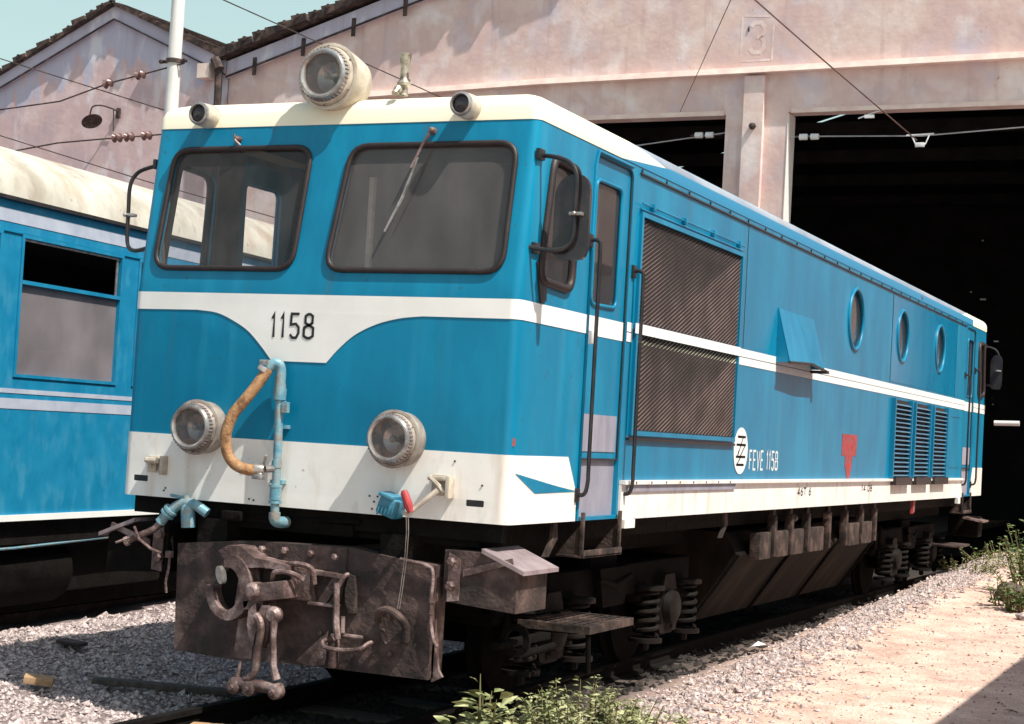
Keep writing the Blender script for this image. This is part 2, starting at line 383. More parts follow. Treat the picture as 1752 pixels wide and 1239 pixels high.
# body shell: one sheet that wraps right flank, front and left flank (rear closed the same way)
outer = [(-HALF, Z0), (HALF, Z0), (HALF, Z1), (-HALF, Z1)]
rear_w = [rpoly([(HALF-1.14,2.345),(HALF-.15,2.345),(HALF-.15,3.06),(HALF-1.10,3.06)], .11)]
# doors are cut as full-height notches, so build the outline with them
def notch(lst):
    out = []; 
    for p in lst: out.append(p)
    return out
door_f = rpoly([(S(.97),Z0+.02),(S(1.59),Z0+.02),(S(1.60),3.15),(S(.96),3.15)], [.002,.002,.07,.07])
HR = [sw, door_f, flipy(sw), flipy(door_f)] + [circ(S(y), z, r, 28) for y, z, r in ports] + rear_w
HL = [mir(sw), mir(door_f), mir(flipy(sw)), mir(flipy(door_f))] + [mir(rear_w[0])]
body = skin_sheet('body', outer, [winL, winR]+HR+HL, 0, .035, BLUE, loco)
# roof
mb = MB(); rings = [(0,3.19),(0,3.265),(.012,3.30),(.04,3.328),(.10,3.35),(.22,3.37),(.5,3.395),(.9,3.415),(1.245,3.42)]
ss = []; k = 0
NS = 160
base = []
for c in sorted(set([round(v, 5) for v in CUTS if v >= 0] + [A_*i/8 for i in range(9)] + [A_+ARC+SIDE*i/60 for i in range(61)] + [HALF-A_*i/8 for i in range(9)])): base.append(c)
full = base + [-b for b in base[::-1] if b not in (0, HALF)]
vs = []
for ins, z in rings:
    for s_ in full:
        zz = min(z, 3.36); p = skin(s_, zz, 0.004 if ins == 0 else 0.002)
        lip = .018 if (ins == 0 and z < 3.2) else 0
        yc = L/2; vs.append((p.x*(W-ins)/W, yc+(p.y-yc)*(L/2-ins*.95)/(L/2), z))
n = len(full)
fs = [(i*n+j, i*n+(j+1) % n, (i+1)*n+(j+1) % n, (i+1)*n+j) for i in range(len(rings)-1) for j in range(n)]
mb.add(vs, fs)
roof = mb.build('roof', ROOFM, loco, smooth=40)
# red scratch on the roof edge is a small paint mark
MB().tube([(1.20,10.5,3.315),(1.235,10.55,3.29),(1.258,10.65,3.22)], .012, 6).build('paint_mark', RED, roof)

# white stripes, front V and lower bands ----------------------------------
vl = [(-HALF,2.09),(-.80,2.10)] + [tuple(p) for p in bez([(-.80,2.10,0),(-.66,2.085,0),(-.54,2.04,0),(-.44,1.985,0),(-.35,1.905,0),(-.27,1.82,0)], 6)[1:]]
vr = [tuple(p) for p in bez([(.09,1.82,0),(.17,1.905,0),(.27,1.985,0),(.40,2.045,0),(.54,2.08,0),(.68,2.095,0)], 6)]
cut_d0, cut_d1 = S(.955), S(1.605)
def clean(p): return [(a[0], a[1]) for a in p]
dA = .955; dB = 1.605
stripe = clean(vl[1:]) + clean(vr) + [(S(dA),2.09),(S(dA),2.20),(-S(dA),2.20),(-S(dA),2.09)]
skin_sheet('white_stripe', stripe, (), .0035, 0, WCLEAN, loco)
for s0, s1 in ((dB, 1.70), (3.93, L-dB), (L-dA, L-.0)):
    skin_sheet('side_stripe', [(S(s0),2.092),(S(s1),2.092),(S(s1),2.148),(S(s0),2.148)], (), .0035, 0, WCLEAN, loco)
    skin_sheet('side_stripe', [(S(s0),2.154),(S(s1),2.154),(S(s1),2.212),(S(s0),2.212)], (), .0035, 0, WCLEAN, loco)
for s0, s1 in ((dB, L-dB),):
    skin_sheet('side_stripe', mir([(S(s0),2.092),(S(s1),2.092),(S(s1),2.212),(S(s0),2.212)]), (), .0035, 0, WCLEAN, loco)
slotL = rpoly([(-1.17,1.085),(-1.07,1.085),(-1.07,1.12),(-1.17,1.12)], .008); slotR = rpoly([(1.01,1.085),(1.115,1.085),(1.115,1.12),(1.01,1.12)], .008)
band = [(-S(.93),Z0),(S(.93),Z0),(S(.93),1.14),(S(.90),1.20),(S(.78),1.37),(-S(.78),1.37),(-S(.90),1.20),(-S(.93),1.14)]
skin_sheet('lower_band', band, [slotL, slotR], .0045, .003, WHITE, loco)
skin_sheet('lower_band', [(S(L-.93),Z0),(HALF,Z0),(HALF,1.37),(S(L-.78),1.37),(S(L-.90),1.20),(S(L-.93),1.14)], (), .0045, .003, WHITE, loco)
skin_sheet('lower_band', mir([(S(L-.93),Z0),(HALF,Z0),(HALF,1.37),(S(L-.78),1.37),(S(L-.90),1.20),(S(L-.93),1.14)]), (), .0045, .003, WHITE, loco)
for p in (slotL, slotR):
    skin_sheet('slot', p, (), .0035, 0, BLACK, loco)
skin_sheet('blue_wedge', [(S(.05),1.275),(S(.33),1.165),(S(.93),1.172),(S(.62),1.205)], (), .0075, 0, BLUE, loco)
mb = MB(); lettering(mb, '1158', -.285, 1.955, .068, .135, .024, .0155, lambda a, b: skin(a, b, .006)); mb.build('running_number', BLACK, loco, fix=False)
# sill
mb = MB()
for sx in (1, -1):
    x0, x1 = sorted((sx*1.2555, sx*1.272))
    mb.box(x0, x1, 1.615, L-1.615, Z0-.005, 1.208)
sill = mb.build('sill', WHITE, loco)
mb = MB()
for sx in (1, -1):
    x0, x1 = sorted((sx*1.2555, sx*1.300))
    mb.box(x0, x1, 1.615, L-1.615, 1.2105, 1.235)
mb.build('sill_ledge', WHITE, loco)
MB().box(1.273, 1.285, 1.70, 3.95, 1.165, 1.209).build('cover_strip', GREYM, loco)
for i in range(8): MB().bolt((1.300, 1.8+i*.28, 1.222), (1,0,0), .008, .006).build('ledge_bolt', RUSTL, sill)
MB().box(1.25, 1.29, 1.66, 1.84, .94, .994).build('jacking_lug', WHITE, loco); MB().box(1.25, 1.29, 13.3, 13.45, .92, .994).build('jacking_lug', WHITE, loco)
mb = MB(); P = lambda a, b: Vector((1.274, a, b))
lettering(mb, '46T 6', 5.75, 1.10, .07, .06, .03, .011, P); mb.build('sill_lettering', MATS['oily_black'], sill, fix=False)
mb = MB(); lettering(mb, '12.0M', 8.15, 1.115, .07, .055, .03, .010, P) if False else lettering(mb, '14.08', 8.1, 1.115, .08, .055, .03, .010, P); mb.build('sill_lettering', MATS['oily_black'], sill, fix=False)

# windows ---------------------------------------------------------------
for pts in (winL, winR):
    g = skin_sheet('windscreen', pts, (), -.012, 0, WGLASS if pts is winL else WGLASS2, loco); seal('rubber_seal', pts, .0165, RUBBER, g)
for pts in (sw, mir(sw), flipy(sw), mir(flipy(sw))):
    g = skin_sheet('side_window', pts, (), -.012, 0, OPENG if pts[0][0] < 0 else SGLASS, loco); seal('rubber_seal', pts, .026, RUBBER, g)
for pts in (rear_w[0], mir(rear_w[0])):
    g = skin_sheet('windscreen', pts, (), -.012, 0, WGLASS, loco); seal('rubber_seal', pts, .0165, RUBBER, g)
# doors ------------------------------------------------------------------
for f in (lambda p: p, flipy, mir, lambda p: mir(flipy(p))):
    dd = rpoly([(S(.978),1.36),(S(1.582),1.36),(S(1.590),3.142),(S(.968),3.142)], [.002,.002,.06,.06])
    d = skin_sheet('door', f(dd), [f(door_w)], -.018, .03, BLUE, loco)
    g = skin_sheet('door_window', f(door_w), (), -.028, 0, OPENG if f(door_w)[0][0] < 0 else SGLASS, d); seal('window_frame', f(door_w), .012, BLUE, d, -.015)
    skin_sheet('door_stripe', f([(S(.978),2.09),(S(1.585),2.09),(S(1.585),2.205),(S(.978),2.205)]), (), -.0155, 0, WCLEAN, d)
    skin_sheet('kick_plate', f([(S(.985),1.405),(S(1.555),1.405),(S(1.555),1.625),(S(.985),1.625)]), (), -.0135, .002, GREYM, d)
    skin_sheet('door_recess', f([(S(.965),1.021),(S(1.595),1.021),(S(1.595),1.358),(S(.965),1.358)]), (), -.03, .004, GREYM, loco)
    seal('door_seam', f(rpoly([(S(.972),1.36),(S(1.588),1.36),(S(1.594),3.148),(S(.964),3.148)], [.002,.002,.07,.07])), .006, BLACK, d, -.012)
def rail(y, z1, z0, sx=1):
    mb = MB(); x = sx*1.25; o = sx*.075
    mb.tube(bez([(x,y,z1+.03),(x+o*.8,y,z1+.03),(x+o,y,z1-.04),(x+o,y,z1-.5),(x+o,y,(z1+z0)/2),(x+o,y,z0+.18),(x+o,y,z0+.08),(x+o*.75,y,z0+.01),(x,y,z0)], 6), .0125, 8)
    for z in (z1+.03, z0): mb.bevbox(min(x,x+sx*.02), max(x,x+sx*.02), y-.03, y+.03, z-.04, z+.04, .006)
    return mb.build('handrail', BLACK, loco)
for sx in (1, -1):
    rail(.93, 2.60, 1.15, sx); rail(1.665, 2.50, 1.15, sx); rail(L-.93, 2.60, 1.15, sx); rail(L-1.665, 2.50, 1.15, sx)
# rail brackets and door handle
mb = MB(); mb.bevbox(1.25, 1.30, .955, .985, 2.03, 2.11, .008); mb.build('door_handle', WCLEAN, loco)
# trim strip frame round the door top
MB().tube([(1.26,.955,1.02),(1.26,.955,3.08),(1.262,.99,3.165),(1.262,1.56,3.165)], .009, 6).build('drip_rail', BLUE, loco)
# rain gutter along the flank
mb = MB(); mb.box(1.2525, 1.266, 1.70, L-1.7, 3.145, 3.156); gut = mb.build('rain_gutter', BLACK, loco)
for i in range(26): MB().box(1.2525, 1.262, 1.72+i*.46, 1.735+i*.46, 3.158, 3.18).build('gutter_clip', BLACK, gut)
for y in (4.05, 9.2, 12.92): MB().box(1.2546, 1.2565, y, y+.008, 2.215, 3.14).build('panel_seam', BLACK, loco)

# engine room interior bulkheads (dark) & cab interior --------------------
for y in (1.76, L-1.80):
    MB().box(-1.2, 1.2, y, y+.04, 1.0, 3.3).build('bulkhead', INTER, loco)
MB().box(-1.2, 1.2, .1, L-.1, 1.12, 1.16).build('cab_floor', INTER, loco)
MB().box(-1.19, 1.19, .3, L-.3, 3.24, 3.26).build('cab_ceiling', INTER, loco)
mb = MB(); mb.bevbox(-1.1, 1.1, .16, .5, 1.16, 2.22, .03); mb.bevbox(.15, .7, .2, .5, 2.2, 2.30, .02); mb.build('control_desk', INTER, loco)
mb = MB(); mb.lathe([(0,.13),(.02,.155),(.06,.155),(.08,.12)], (.74,.80,2.56), (0,-1,0), 28); mb.tube([(.74,.82,2.5),(.76,1.0,1.7)], .02, 8); mb.bevbox(.53, 1.03, 1.28, 1.36, 1.75, 2.35, .04); mb.bevbox(.52, 1.02, .85, 1.3, 1.62, 1.74, .04)
mb.box(.74, .80, 1.0, 1.06, 1.16, 1.64); mb.build('driver_seat', mat('seat_vinyl', [(.012,.010,.010),(.03,.022,.02)], 9, .5), loco)
mb = MB(); mb.box(.17,.20,.22,.25,2.34,2.9); mb.build('window_post', CREAM, loco); MB().tube([(1.08,1.42,1.3),(1.08,1.42,3.1)], .016, 8).build('grab_pole', WCLEAN, loco); MB().tube([(1.12,1.36,1.3),(1.12,1.36,3.1)], .010, 8).build('grab_pole', RIMM, loco)
INL = []
# inner liner for the cab: thin dark skin inside the shell
skin_sheet('cab_liner', [(-S(1.75),1.16),(S(1.75),1.16),(S(1.75),3.19),(-S(1.75),3.19)], [winL, winR, sw, door_f, mir(sw), mir(door_f)], -.038, .004, INTER, loco)
mb = MB(); mb.box(-1.205, -1.20, .70, .96, 1.2, 3.2); mb.build('cab_pillar', INTER, loco)

# wipers -------------------------------------------------------------------
mb = MB(); pv = skin(.62, 3.135, .03); tip = skin(.405, 2.56, .035); mid = skin(.53, 2.92, .05)
mb.lathe([(0,.022),(.03,.02),(.045,.010)], skin(.62,3.135,0), (0,-1,0), 10)
mb.tube([pv, pv*.6+mid*.4+Vector((0,-.01,0)), mid], [.009,.008,.007], 6)
w = mb.build('wiper', RUSTL, loco)
MB().tube([skin(.565,2.98,.045), skin(.49,2.76,.03), tip], [.005,.010,.007], 6).build('wiper_blade', RIMM, w)
mb = MB(); mb.lathe([(0,.02),(.03,.018),(.05,.008)], skin(-.66,3.115,0), (0,-1,0), 10); mb.tube([skin(-.68,3.14,.03), skin(-.655,3.10,.05), skin(-.63,3.075,.03)], .007, 6); mb.build('wiper_stub', RUSTL, loco)

# mirrors --------------------------------------------------------------------
def mirror(y0, sx, z0=0, s=1, glass_=True, k=1.0):
    mb = MB(); x = sx*1.25; _s = sx; sx = sx*k
    mb.tube(bez([(x,y0,3.00+z0),(x+sx*.10,y0-.01*s,2.985+z0),(x+sx*.19,y0-.02*s,2.95+z0),(x+sx*.235,y0-.03*s,2.87+z0),(x+sx*.235,y0-.03*s,2.7+z0),(x+sx*.232,y0-.03*s,2.56+z0),(x+sx*.20,y0-.04*s,2.495+z0),(x+sx*.12,y0-.06*s,2.475+z0),(x,y0-.08*s,2.49+z0)], 6), .0125, 8)
    for z in (3.0, 2.49): mb.bevbox(min(x,x+sx*.025), max(x,x+sx*.025), y0-.06, y0+.02, z+z0-.03, z+z0+.03, .006)
    a = mb.build('mirror_arm', BLACK, loco)
    mb = MB(); o = rpoly([(-.10,-.19),(-.07,-.235),(.08,-.235),(.105,-.18),(.105,.16),(.07,.225),(-.04,.225),(-.10,.15)], .05, 4)
    mb.prism(o, (x+sx*.205, y0-.01, 2.665+z0), (sx,0,0), (0,0,1), (0,.028,0))
    if glass_: mb.build('mirror_glass', MIRG, a)
    mb = MB(); mb.bevbox(x+sx*.235-.03, x+sx*.235+.045, y0-.045, y0+.0, 2.665, 2.685, .005); mb.bolt((x+sx*.24, y0-.045, 2.675), (0,-1,0), .012, .02)
    mb.build('mirror_clamp', RIMM, a)
mirror(.17, 1); mirror(.17, -1, -.02, 1, False, .85)
mirror(L-.17, 1, 0, -1, True, .75)
# black wedge laid over the side window's lower front corner
skin_sheet('black_wedge', [(S(.16),2.42),(S(.26),2.20),(S(.33),2.22),(S(.3),2.44)], (), .012, .01, BLACK, loco)

# radiator grilles --------------------------------------------------------------
def grille(y0, y1, z0, z1, pitch, name):
    fr = MB()
    for a, b, c, d in ((y0-.03,y1+.03,z1,z1+.03), (y0-.03,y1+.03,z0-.03,z0), (y0-.03,y0,z0,z1), (y1,y1+.03,z0,z1)): fr.box(1.2525, 1.276, a, b, c, d)
    g = MB(); g.box(1.2545, 1.2555, y0, y1, z0, z1); root = g.build(name, DARK, loco)
    fr.build('grille_frame', BLUE, root)
    b = MB(); k = math.tan(R(22)); c = z0-(y1-y0)*k
    while c < z1:
        ya = y0+max(0, (z0-c)/k); yb = min(y1, y0+(z1-c)/k)
        if yb-ya > .01:
            za = c+k*(ya-y0); zb = c+k*(yb-y0); w = pitch*.30
            b.hexa([(1.256,ya,za),(1.261,ya,za+w*.3),(1.261,yb,zb+w*.3),(1.256,yb,zb),(1.256,ya,min(za+w,z1)),(1.261,ya,min(za+w*1.3,z1)),(1.261,yb,min(zb+w*1.3,z1)),(1.256,yb,min(zb+w,z1))])
        c += pitch
    b.build('grille_bars', GRB, root); return root
gr1 = grille(1.76, 3.88, 2.215, 2.885, .029, 'upper_grille')
gr2 = grille(1.76, 3.88, 1.545, 2.15, .029, 'lower_grille')
MB().box(1.2765, 1.279, 1.70, 3.92, 2.150, 2.214).build('stripe_bar', WCLEAN, gr1)
mb = MB(); mb.box(1.2505, 1.275, 1.7, 3.92, 1.485, 1.50); mb.build('grille_ledge', BLACK, gr2)
mb = MB(); mb.tube([(1.275,1.72,2.965),(1.275,3.9,2.965)], .007, 6); mb.tube([(1.268,1.72,2.93),(1.268,3.9,2.93)], .006, 6)
for i in range(4): mb.bevbox(1.2505, 1.29, 1.9+i*.62, 1.93+i*.62, 2.94, 2.985, .004)
mb.build('grille_hinge', BLUE, gr1)

# side hood (ventilation scoop) ----------------------------------------------------
mb = MB(); y0, y1, zt, zb, q = 4.95, 6.05, 2.60, 2.17, .125
mb.hexa([(1.251,y0,zt),(1.262,y0,zt),(1.25+q,y0,zb),(1.245+q,y0,zb),(1.251,(y0+y1)/2,zt+.0),(1.262,(y0+y1)/2,zt),(1.25+q+.03,(y0+y1)/2,zb+.015),(1.245+q+.03,(y0+y1)/2,zb+.015)])
mb.hexa([(1.251,(y0+y1)/2,zt),(1.262,(y0+y1)/2,zt),(1.25+q+.03,(y0+y1)/2,zb+.015),(1.245+q+.03,(y0+y1)/2,zb+.015),(1.251,y1,zt),(1.262,y1,zt),(1.25+q,y1,zb),(1.245+q,y1,zb)])
for y in (y0, y1-.012): mb.add([(1.251,y,zt),(1.25+q,y,zb),(1.251,y,zb),(1.251,y+.012,zt),(1.25+q,y+.012,zb),(1.251,y+.012,zb)], [(0,1,2),(3,5,4),(0,3,4,1),(1,4,5,2),(2,5,3,0)])
hood = mb.build('air_scoop', BLUE, loco)
mb = MB(); mb.tube([(1.25+q,y0-.03,zb+.0),(1.28+q,(y0+y1)/2,zb+.02),(1.255+q,y1+.06,zb-.01)], .012, 6); mb.bevbox(1.25, 1.28+q, y1-.02, y1+.05, zb-.03, zb-.005, .004); mb.build('scoop_rod', BLACK, hood)
# rear flank panel (glossier, slightly paler blue put in for a sheen) around the portholes
skin_sheet('flank_panel', [(S(9.22),2.235),(S(12.9),2.235),(S(12.9),3.12),(S(9.22),3.12)], [circ(S(y), z, r+.012, 28) for y, z, r in ports[1:]], .0025, 0, BLUE2, loco)
# portholes
for i, (y, z, r) in enumerate(ports):
    o = circ(S(y), z, r, 28); g = skin_sheet('porthole', o, (), -.02, 0, SGLASS, loco)
    seal('porthole_rim', o, .018, BLUE, g, .004)
    MB().box(1.19, 1.20, y-.31, y+.31, z-.31, z+.31).build('porthole_backing', INTER if i == 0 else HI_, g)
# louvres
for i in range(3):
    y0 = 9.36+i*1.06; y1 = y0+.88; mb = MB(); mb.box(1.2545, 1.2555, y0, y1, 1.25, 2.06)
    root = mb.build('louvre_panel', DARK, loco); mb = MB(); nn = 17
    for k in range(nn):
        z = 1.265+k*.0462
        mb.hexa([(1.254,y0+.03,z),(1.292,y0+.03,z-.004),(1.292,y1-.03,z-.004),(1.254,y1-.03,z),(1.254,y0+.03,z+.016),(1.292,y0+.03,z+.004),(1.292,y1-.03,z+.004),(1.254,y1-.03,z+.016)])
    mb.build('louvre_slats', mat('slat_paint', [(.06,.17,.27),(.12,.24,.34)], 5, .45), root)
    mb = MB(); mb.box(1.254, 1.30, y0-.01, y0+.03, 1.24, 2.07); mb.box(1.254, 1.30, y1-.03, y1+.01, 1.24, 2.07); mb.build('louvre_frame', BLUE, root)
    MB().box(1.26, 1.33, y0+.02, y1-.02, 1.17, 1.25).build('louvre_tray', BLACK, root)
# emblem & writing
mb = MB(); mb.prism(circ(0,0,.175,32), (1.2565, 4.12, 1.45), (0,1,0), (0,0,1), (.003,0,0)); em = mb.build('railway_emblem', WCLEAN, loco)
mb = MB(); E2 = lambda a, b: Vector((1.261, 4.12+a, 1.45+b))
for z, a, b in ((.105,-.095,.105), (.045,-.12,.115), (-.045,-.12,.115), (-.105,-.105,.085)): ribbon(mb, [(a,z),(b,z)], .017, E2)
ribbon(mb, [(.045,.105),(-.085,-.045)], .013, E2); ribbon(mb, [(.105,.045),(-.02,-.045)], .013, E2); ribbon(mb, [(-.06,.0),(-.085,-.045)], .013, E2); ribbon(mb, [(.0,-.045),(-.09,-.105)], .013, E2)
mb.build('emblem_lines', MATS['oily_black'], em, fix=False)
mb = MB(); lettering(mb, 'FEVE 1158', 4.355, 1.312, .080, .142, .022, .017, lambda a, b: Vector((1.2565, a, b)), {'1': .62, ' ': .55, '.': .4}); mb.build('side_lettering', WCLEAN, loco, fix=False)
MB().prism([(-.29,.20),(.29,.20),(.29,.0),(.15,0),(.11,-.12),(.05,-.20),(.04,-.34),(-.04,-.34),(-.06,-.20),(-.15,-.08),(-.15,0),(-.29,0)], (1.2545,7.58,1.45), (0,1,0), (0,0,1), (.003,0,0)).build('jacking_mark', RED, loco)
mb = MB(); mb.lathe([(0,.012),(.008,.008)], (1.25,1.0,1.0), (1,0,0), 8)
MB().prism(circ(0,0,.011,8,.024), skin(A_+ARC*.75, 1.44, .002), (.8,.5,0), (0,0,1), (.003,-.001,0)).build('red_dot', RED, loco)
MB().box(1.2546,1.2565,12.75,13.4,1.98,1.985).build('panel_seam', BLACK, loco); MB().box(1.2546,1.2565,12.75,13.4,1.36,1.364).build('panel_seam', BLACK, loco)

# lamps ------------------------------------------------------------------------------
def headlamp(c, r, depth, housing_r, tilt=0, name='headlight', m=CREAM, back=.0):
    ax = Vector((0,-1,tilt)).normalized(); c = Vector(c); b = c-ax*depth
    mb = MB(); mb.lathe([(-back,housing_r*.9),(depth*.15,housing_r),(depth*.55,housing_r*.985),(depth*.8,housing_r*.9),(depth*.84,r*.98)], b, ax, 36, (True, False)); root = mb.build(name, m, loco)
    mb = MB(); mb.lathe([(depth*.8,r*1.0),(depth*.82,r*1.04),(depth*.92,r*1.02),(depth*.97,r*1.0),(depth*1.03,r*.95),(depth*1.04,r*.88),(depth*1.0,r*.80),(depth*.9,r*.78)], b, ax, 36, (False, False))
    mb.build('lamp_rim', RIMM, root)
    mb = MB(); mb.lathe([(depth*.60,housing_r*.99),(depth*.62,housing_r*1.06),(depth*.67,housing_r*1.06),(depth*.69,housing_r*.96)], b, ax, 36, (False, False)); mb.build('lamp_flange', m, root)
    mb = MB(); up = Vector((0,0,1)); a1 = ax.cross(up).normalized(); a2 = ax.cross(a1).normalized()
    for k in range(40):
        t = 2*math.pi*k/40; d = math.cos(t)*a1+math.sin(t)*a2
        mb.tube([b+ax*depth*.80+d*r*1.03, b+ax*depth*.95+d*r*1.02], .0045, 5)
    for k in range(6):
        t = 2*math.pi*(k+.5)/6; d = math.cos(t)*a1+math.sin(t)*a2; mb.bolt(b+ax*depth*.72+d*housing_r*.93, (ax+d*.4), .006, .008)
    mb.build('rim_ribs', RUSTL, root)
    mb = MB(); mb.lathe([(depth*.35,.012),(depth*.36,r*.3),(depth*.5,r*.6),(depth*.9,r*.80)], b, ax, 32, (True, False)); mb.build('reflector', REFL, root)
    mb = MB(); mb.lathe([(depth*.93,r*.79),(depth*.955,r*.5),(depth*.965,.004)], b, ax, 32, (False, True)); mb.build('lens', LGLASS, root)
    mb = MB(); mb.lathe([(depth*.4,.012),(depth*.7,.022),(depth*.78,.012)], b, ax, 12); mb.build('bulb', RIMM, root)
    return root
headlamp((-.685,-.17,1.42), .130, .19, .150, 0, 'headlight', HOUS); headlamp((.60,-.17,1.42), .130, .19, .150, 0, 'headlight', HOUS)
headlamp((-.045,-.02,3.455), .148, .20, .182, .02, 'roof_headlight', mat('roof_lamp_housing', [(.34,.29,.23), (.60,.54,.44)], 9, .5), .09)
def marker(x, z):
    mb = MB(); mb.lathe([(0,.062),(.06,.072),(.13,.068),(.15,.066)], (x, skin(x,z).y+.03, z), (0,-1,0), 24, (True, False)); r_ = mb.build('marker_lamp', CREAM, loco)
    mb = MB(); mb.lathe([(.145,.066),(.152,.068),(.165,.064),(.17,.054),(.155,.05)], (x, skin(x,z).y+.03, z), (0,-1,0), 24, (False, False)); mb.build('lamp_rim', RIMM, r_)
    mb = MB(); mb.lathe([(.146,.055),(.160,.03),(.164,.003)], (x, skin(x,z).y+.03, z), (0,-1,0), 20, (True, True)); mb.build('lens', MATS['mirror_back'], r_)
marker(-.885, 3.255); marker(.835, 3.262)
# horn
mb = MB(); mb.lathe([(0,.03),(.03,.024),(.05,.022),(.055,.040),(.07,.042),(.085,.030),(.10,.026),(.16,.024),(.22,.034),(.24,.034)], (.345,.24,3.37), (0,0,1), 14); mb.tube([(.345,.24,3.47),(.375,.25,3.46),(.38,.26,3.44)], .008, 6)
mb.lathe([(0,.02),(.05,.024),(.07,.008)], (.345,.14,3.36), (0,.5,.5), 10); mb.build('roof_whistle', mat('dull_brass', [(.12,.09,.07),(.42,.36,.28),(.6,.55,.46)], 22, .35, .6), loco)


# air pipe & hose -----------------------------------------------------------------------
px = -.165
mb = MB(); pp = [(-.165,-.06,1.70),(-.160,-.06,1.5),(-.155,-.06,1.3),(-.15,-.06,1.0),(-.15,-.05,.955)]
mb.tube(bez(pp, 5), .024, 12)
for z0, z1, r in ((1.60,1.665,.036), (1.665,1.69,.032), (1.22,1.26,.030), (1.04,1.11,.033), (1.11,1.125,.037), (1.02,1.035,.037)): mb.lathe([(0,r),(z1-z0,r)], (px+(1.7-z0)*.02, -.06, z0), (0,0,1), 12)
mb.tube(bez([(-.166,-.06,1.68),(-.166,-.062,1.76),(-.175,-.075,1.80),(-.20,-.09,1.80),(-.222,-.10,1.775)], 5), [.03]*21, 12)
mb.tube(bez([(-.15,-.06,.97),(-.148,-.055,.93),(-.14,-.02,.915),(-.13,.04,.915)], 5), .033, 12)
mb.lathe([(0,.018),(.03,.018)], (-.145,-.06,1.57), (1,0,.3), 10); mb.box(-.135,-.10,-.08,-.05,1.53,1.59); mb.box(-.20,-.12,-.05,0.0,1.44,1.46); mb.box(-.2,-.12,-.05,0,1.13,1.15)
mb.build('air_pipe', PIPEB, loco)
mb = MB(); hp = bez([(-.225,-.105,1.77),(-.255,-.13,1.70),(-.31,-.17,1.60),(-.375,-.20,1.50),(-.405,-.21,1.39),(-.395,-.20,1.29),(-.35,-.18,1.225),(-.28,-.15,1.20),(-.225,-.11,1.205)], 12)
mb.tube(hp, [.031+.0018*(i % 2) for i in range(len(hp))], 14); hs = mb.build('brake_hose', HOSE, loco)
mb = MB()
mb.lathe([(0,.036),(.02,.038),(.03,.034)], (-.237,-.115,1.775), Vector((-.5,-.4,-1)), 14); mb.lathe([(0,.038),(.035,.034),(.05,.026)], (-.25,-.125,1.203), (1,.3,.05), 14)
mb.tube([(-.20,-.10,1.21),(-.16,-.07,1.215)], .022, 10); mb.tube([(-.215,-.10,1.23),(-.19,-.12,1.285)], .009, 6); mb.bevbox(-.26,-.2,-.15,-.1,1.15,1.18,.005); mb.bevbox(-.27,-.21,-.13,-.09,1.79,1.82,.006)
mb.build('hose_coupling', RIMM, hs)

# front fittings: lamp brackets, jumper socket, red cock ------------------------------------
mb = MB(); mb.bevbox(-1.075,-.945,-.012,0.0,1.14,1.235,.004); mb.bevbox(-1.065,-.965,-.06,-.012,1.195,1.225,.008); mb.tube([(-1.05,-.055,1.21),(-.98,-.055,1.21)], .018, 8); mb.bevbox(-1.06,-1.0,-.03,-.012,1.15,1.2,.004); mb.bolt((-1.03,-.03,1.18),(0,-1,0),.01); mb.bevbox(-.955,-.935,-.06,0,1.13,1.24,.004)
mb.build('lamp_bracket', CREAM, loco)
mb = MB(); mb.bevbox(.80,.93,-.012,0.0,1.13,1.24,.004); mb.bevbox(.79,.90,-.05,-.012,1.21,1.235,.008); mb.bevbox(.91,.935,-.07,0,1.12,1.24,.004); mb.tube([(.80,-.04,1.23),(.86,-.055,1.19),(.90,-.05,1.15)], .012, 6)
mb.build('lamp_bracket', CREAM, loco)
rotj = Matrix.Rotation(R(18), 3, 'Y')
mb = MB(); mb.bevbox(.535,.655,-.13,-.01,1.0,1.105,.02, rotj)
for i in range(5): mb.bevbox(.545+i*.022,.555+i*.022,-.138,-.128,1.01,1.06,.002, rotj)
mb.bevbox(.55,.64,-.15,-.02,1.10,1.125,.01, rotj); mb.bevbox(.63,.67,-.07,-.02,1.05,1.11,.008, rotj)
mb.build('jumper_socket', mat('socket_blue', [(.03,.17,.27),(.07,.24,.34)], 12, .4), loco)
mb = MB(); mb.tube([(.865,-.06,1.16),(.80,-.10,1.095),(.75,-.12,1.045)], [.016,.014,.012], 8); mb.tube([(.75,-.12,1.045),(.73,-.125,1.02),(.70,-.12,1.03)], .011, 8)
ck = mb.build('cock_lever', CREAM, loco)
MB().tube([(.745,-.125,1.035),(.73,-.13,1.07),(.705,-.135,1.135),(.70,-.135,1.15)], [.018,.025,.022,.014], 10).build('red_handle', RED, ck)
mb = MB()
for dx in (0, .012): mb.tube([(.72+dx,-.13,1.02),(.712+dx,-.10,.93),(.70+dx,-.08,.80),(.68+dx,-.07,.62),(.665+dx,-.065,.51)], .0028, 5)
mb.build('hanging_cord', RIMM, loco)
mb = MB()
for x, z in ((.42,1.10),(.45,1.07),(.44,1.03),(.50,1.04),(-.36,1.03),(-.33,1.025),(.47,1.10),(-.94,1.055),(-.95,1.04),(.93,1.32),(1.1,1.2)): MB().bolt(skin(x, z, .004), (0,-1,0), .006, .006).build('small_bolt', RUST, loco)
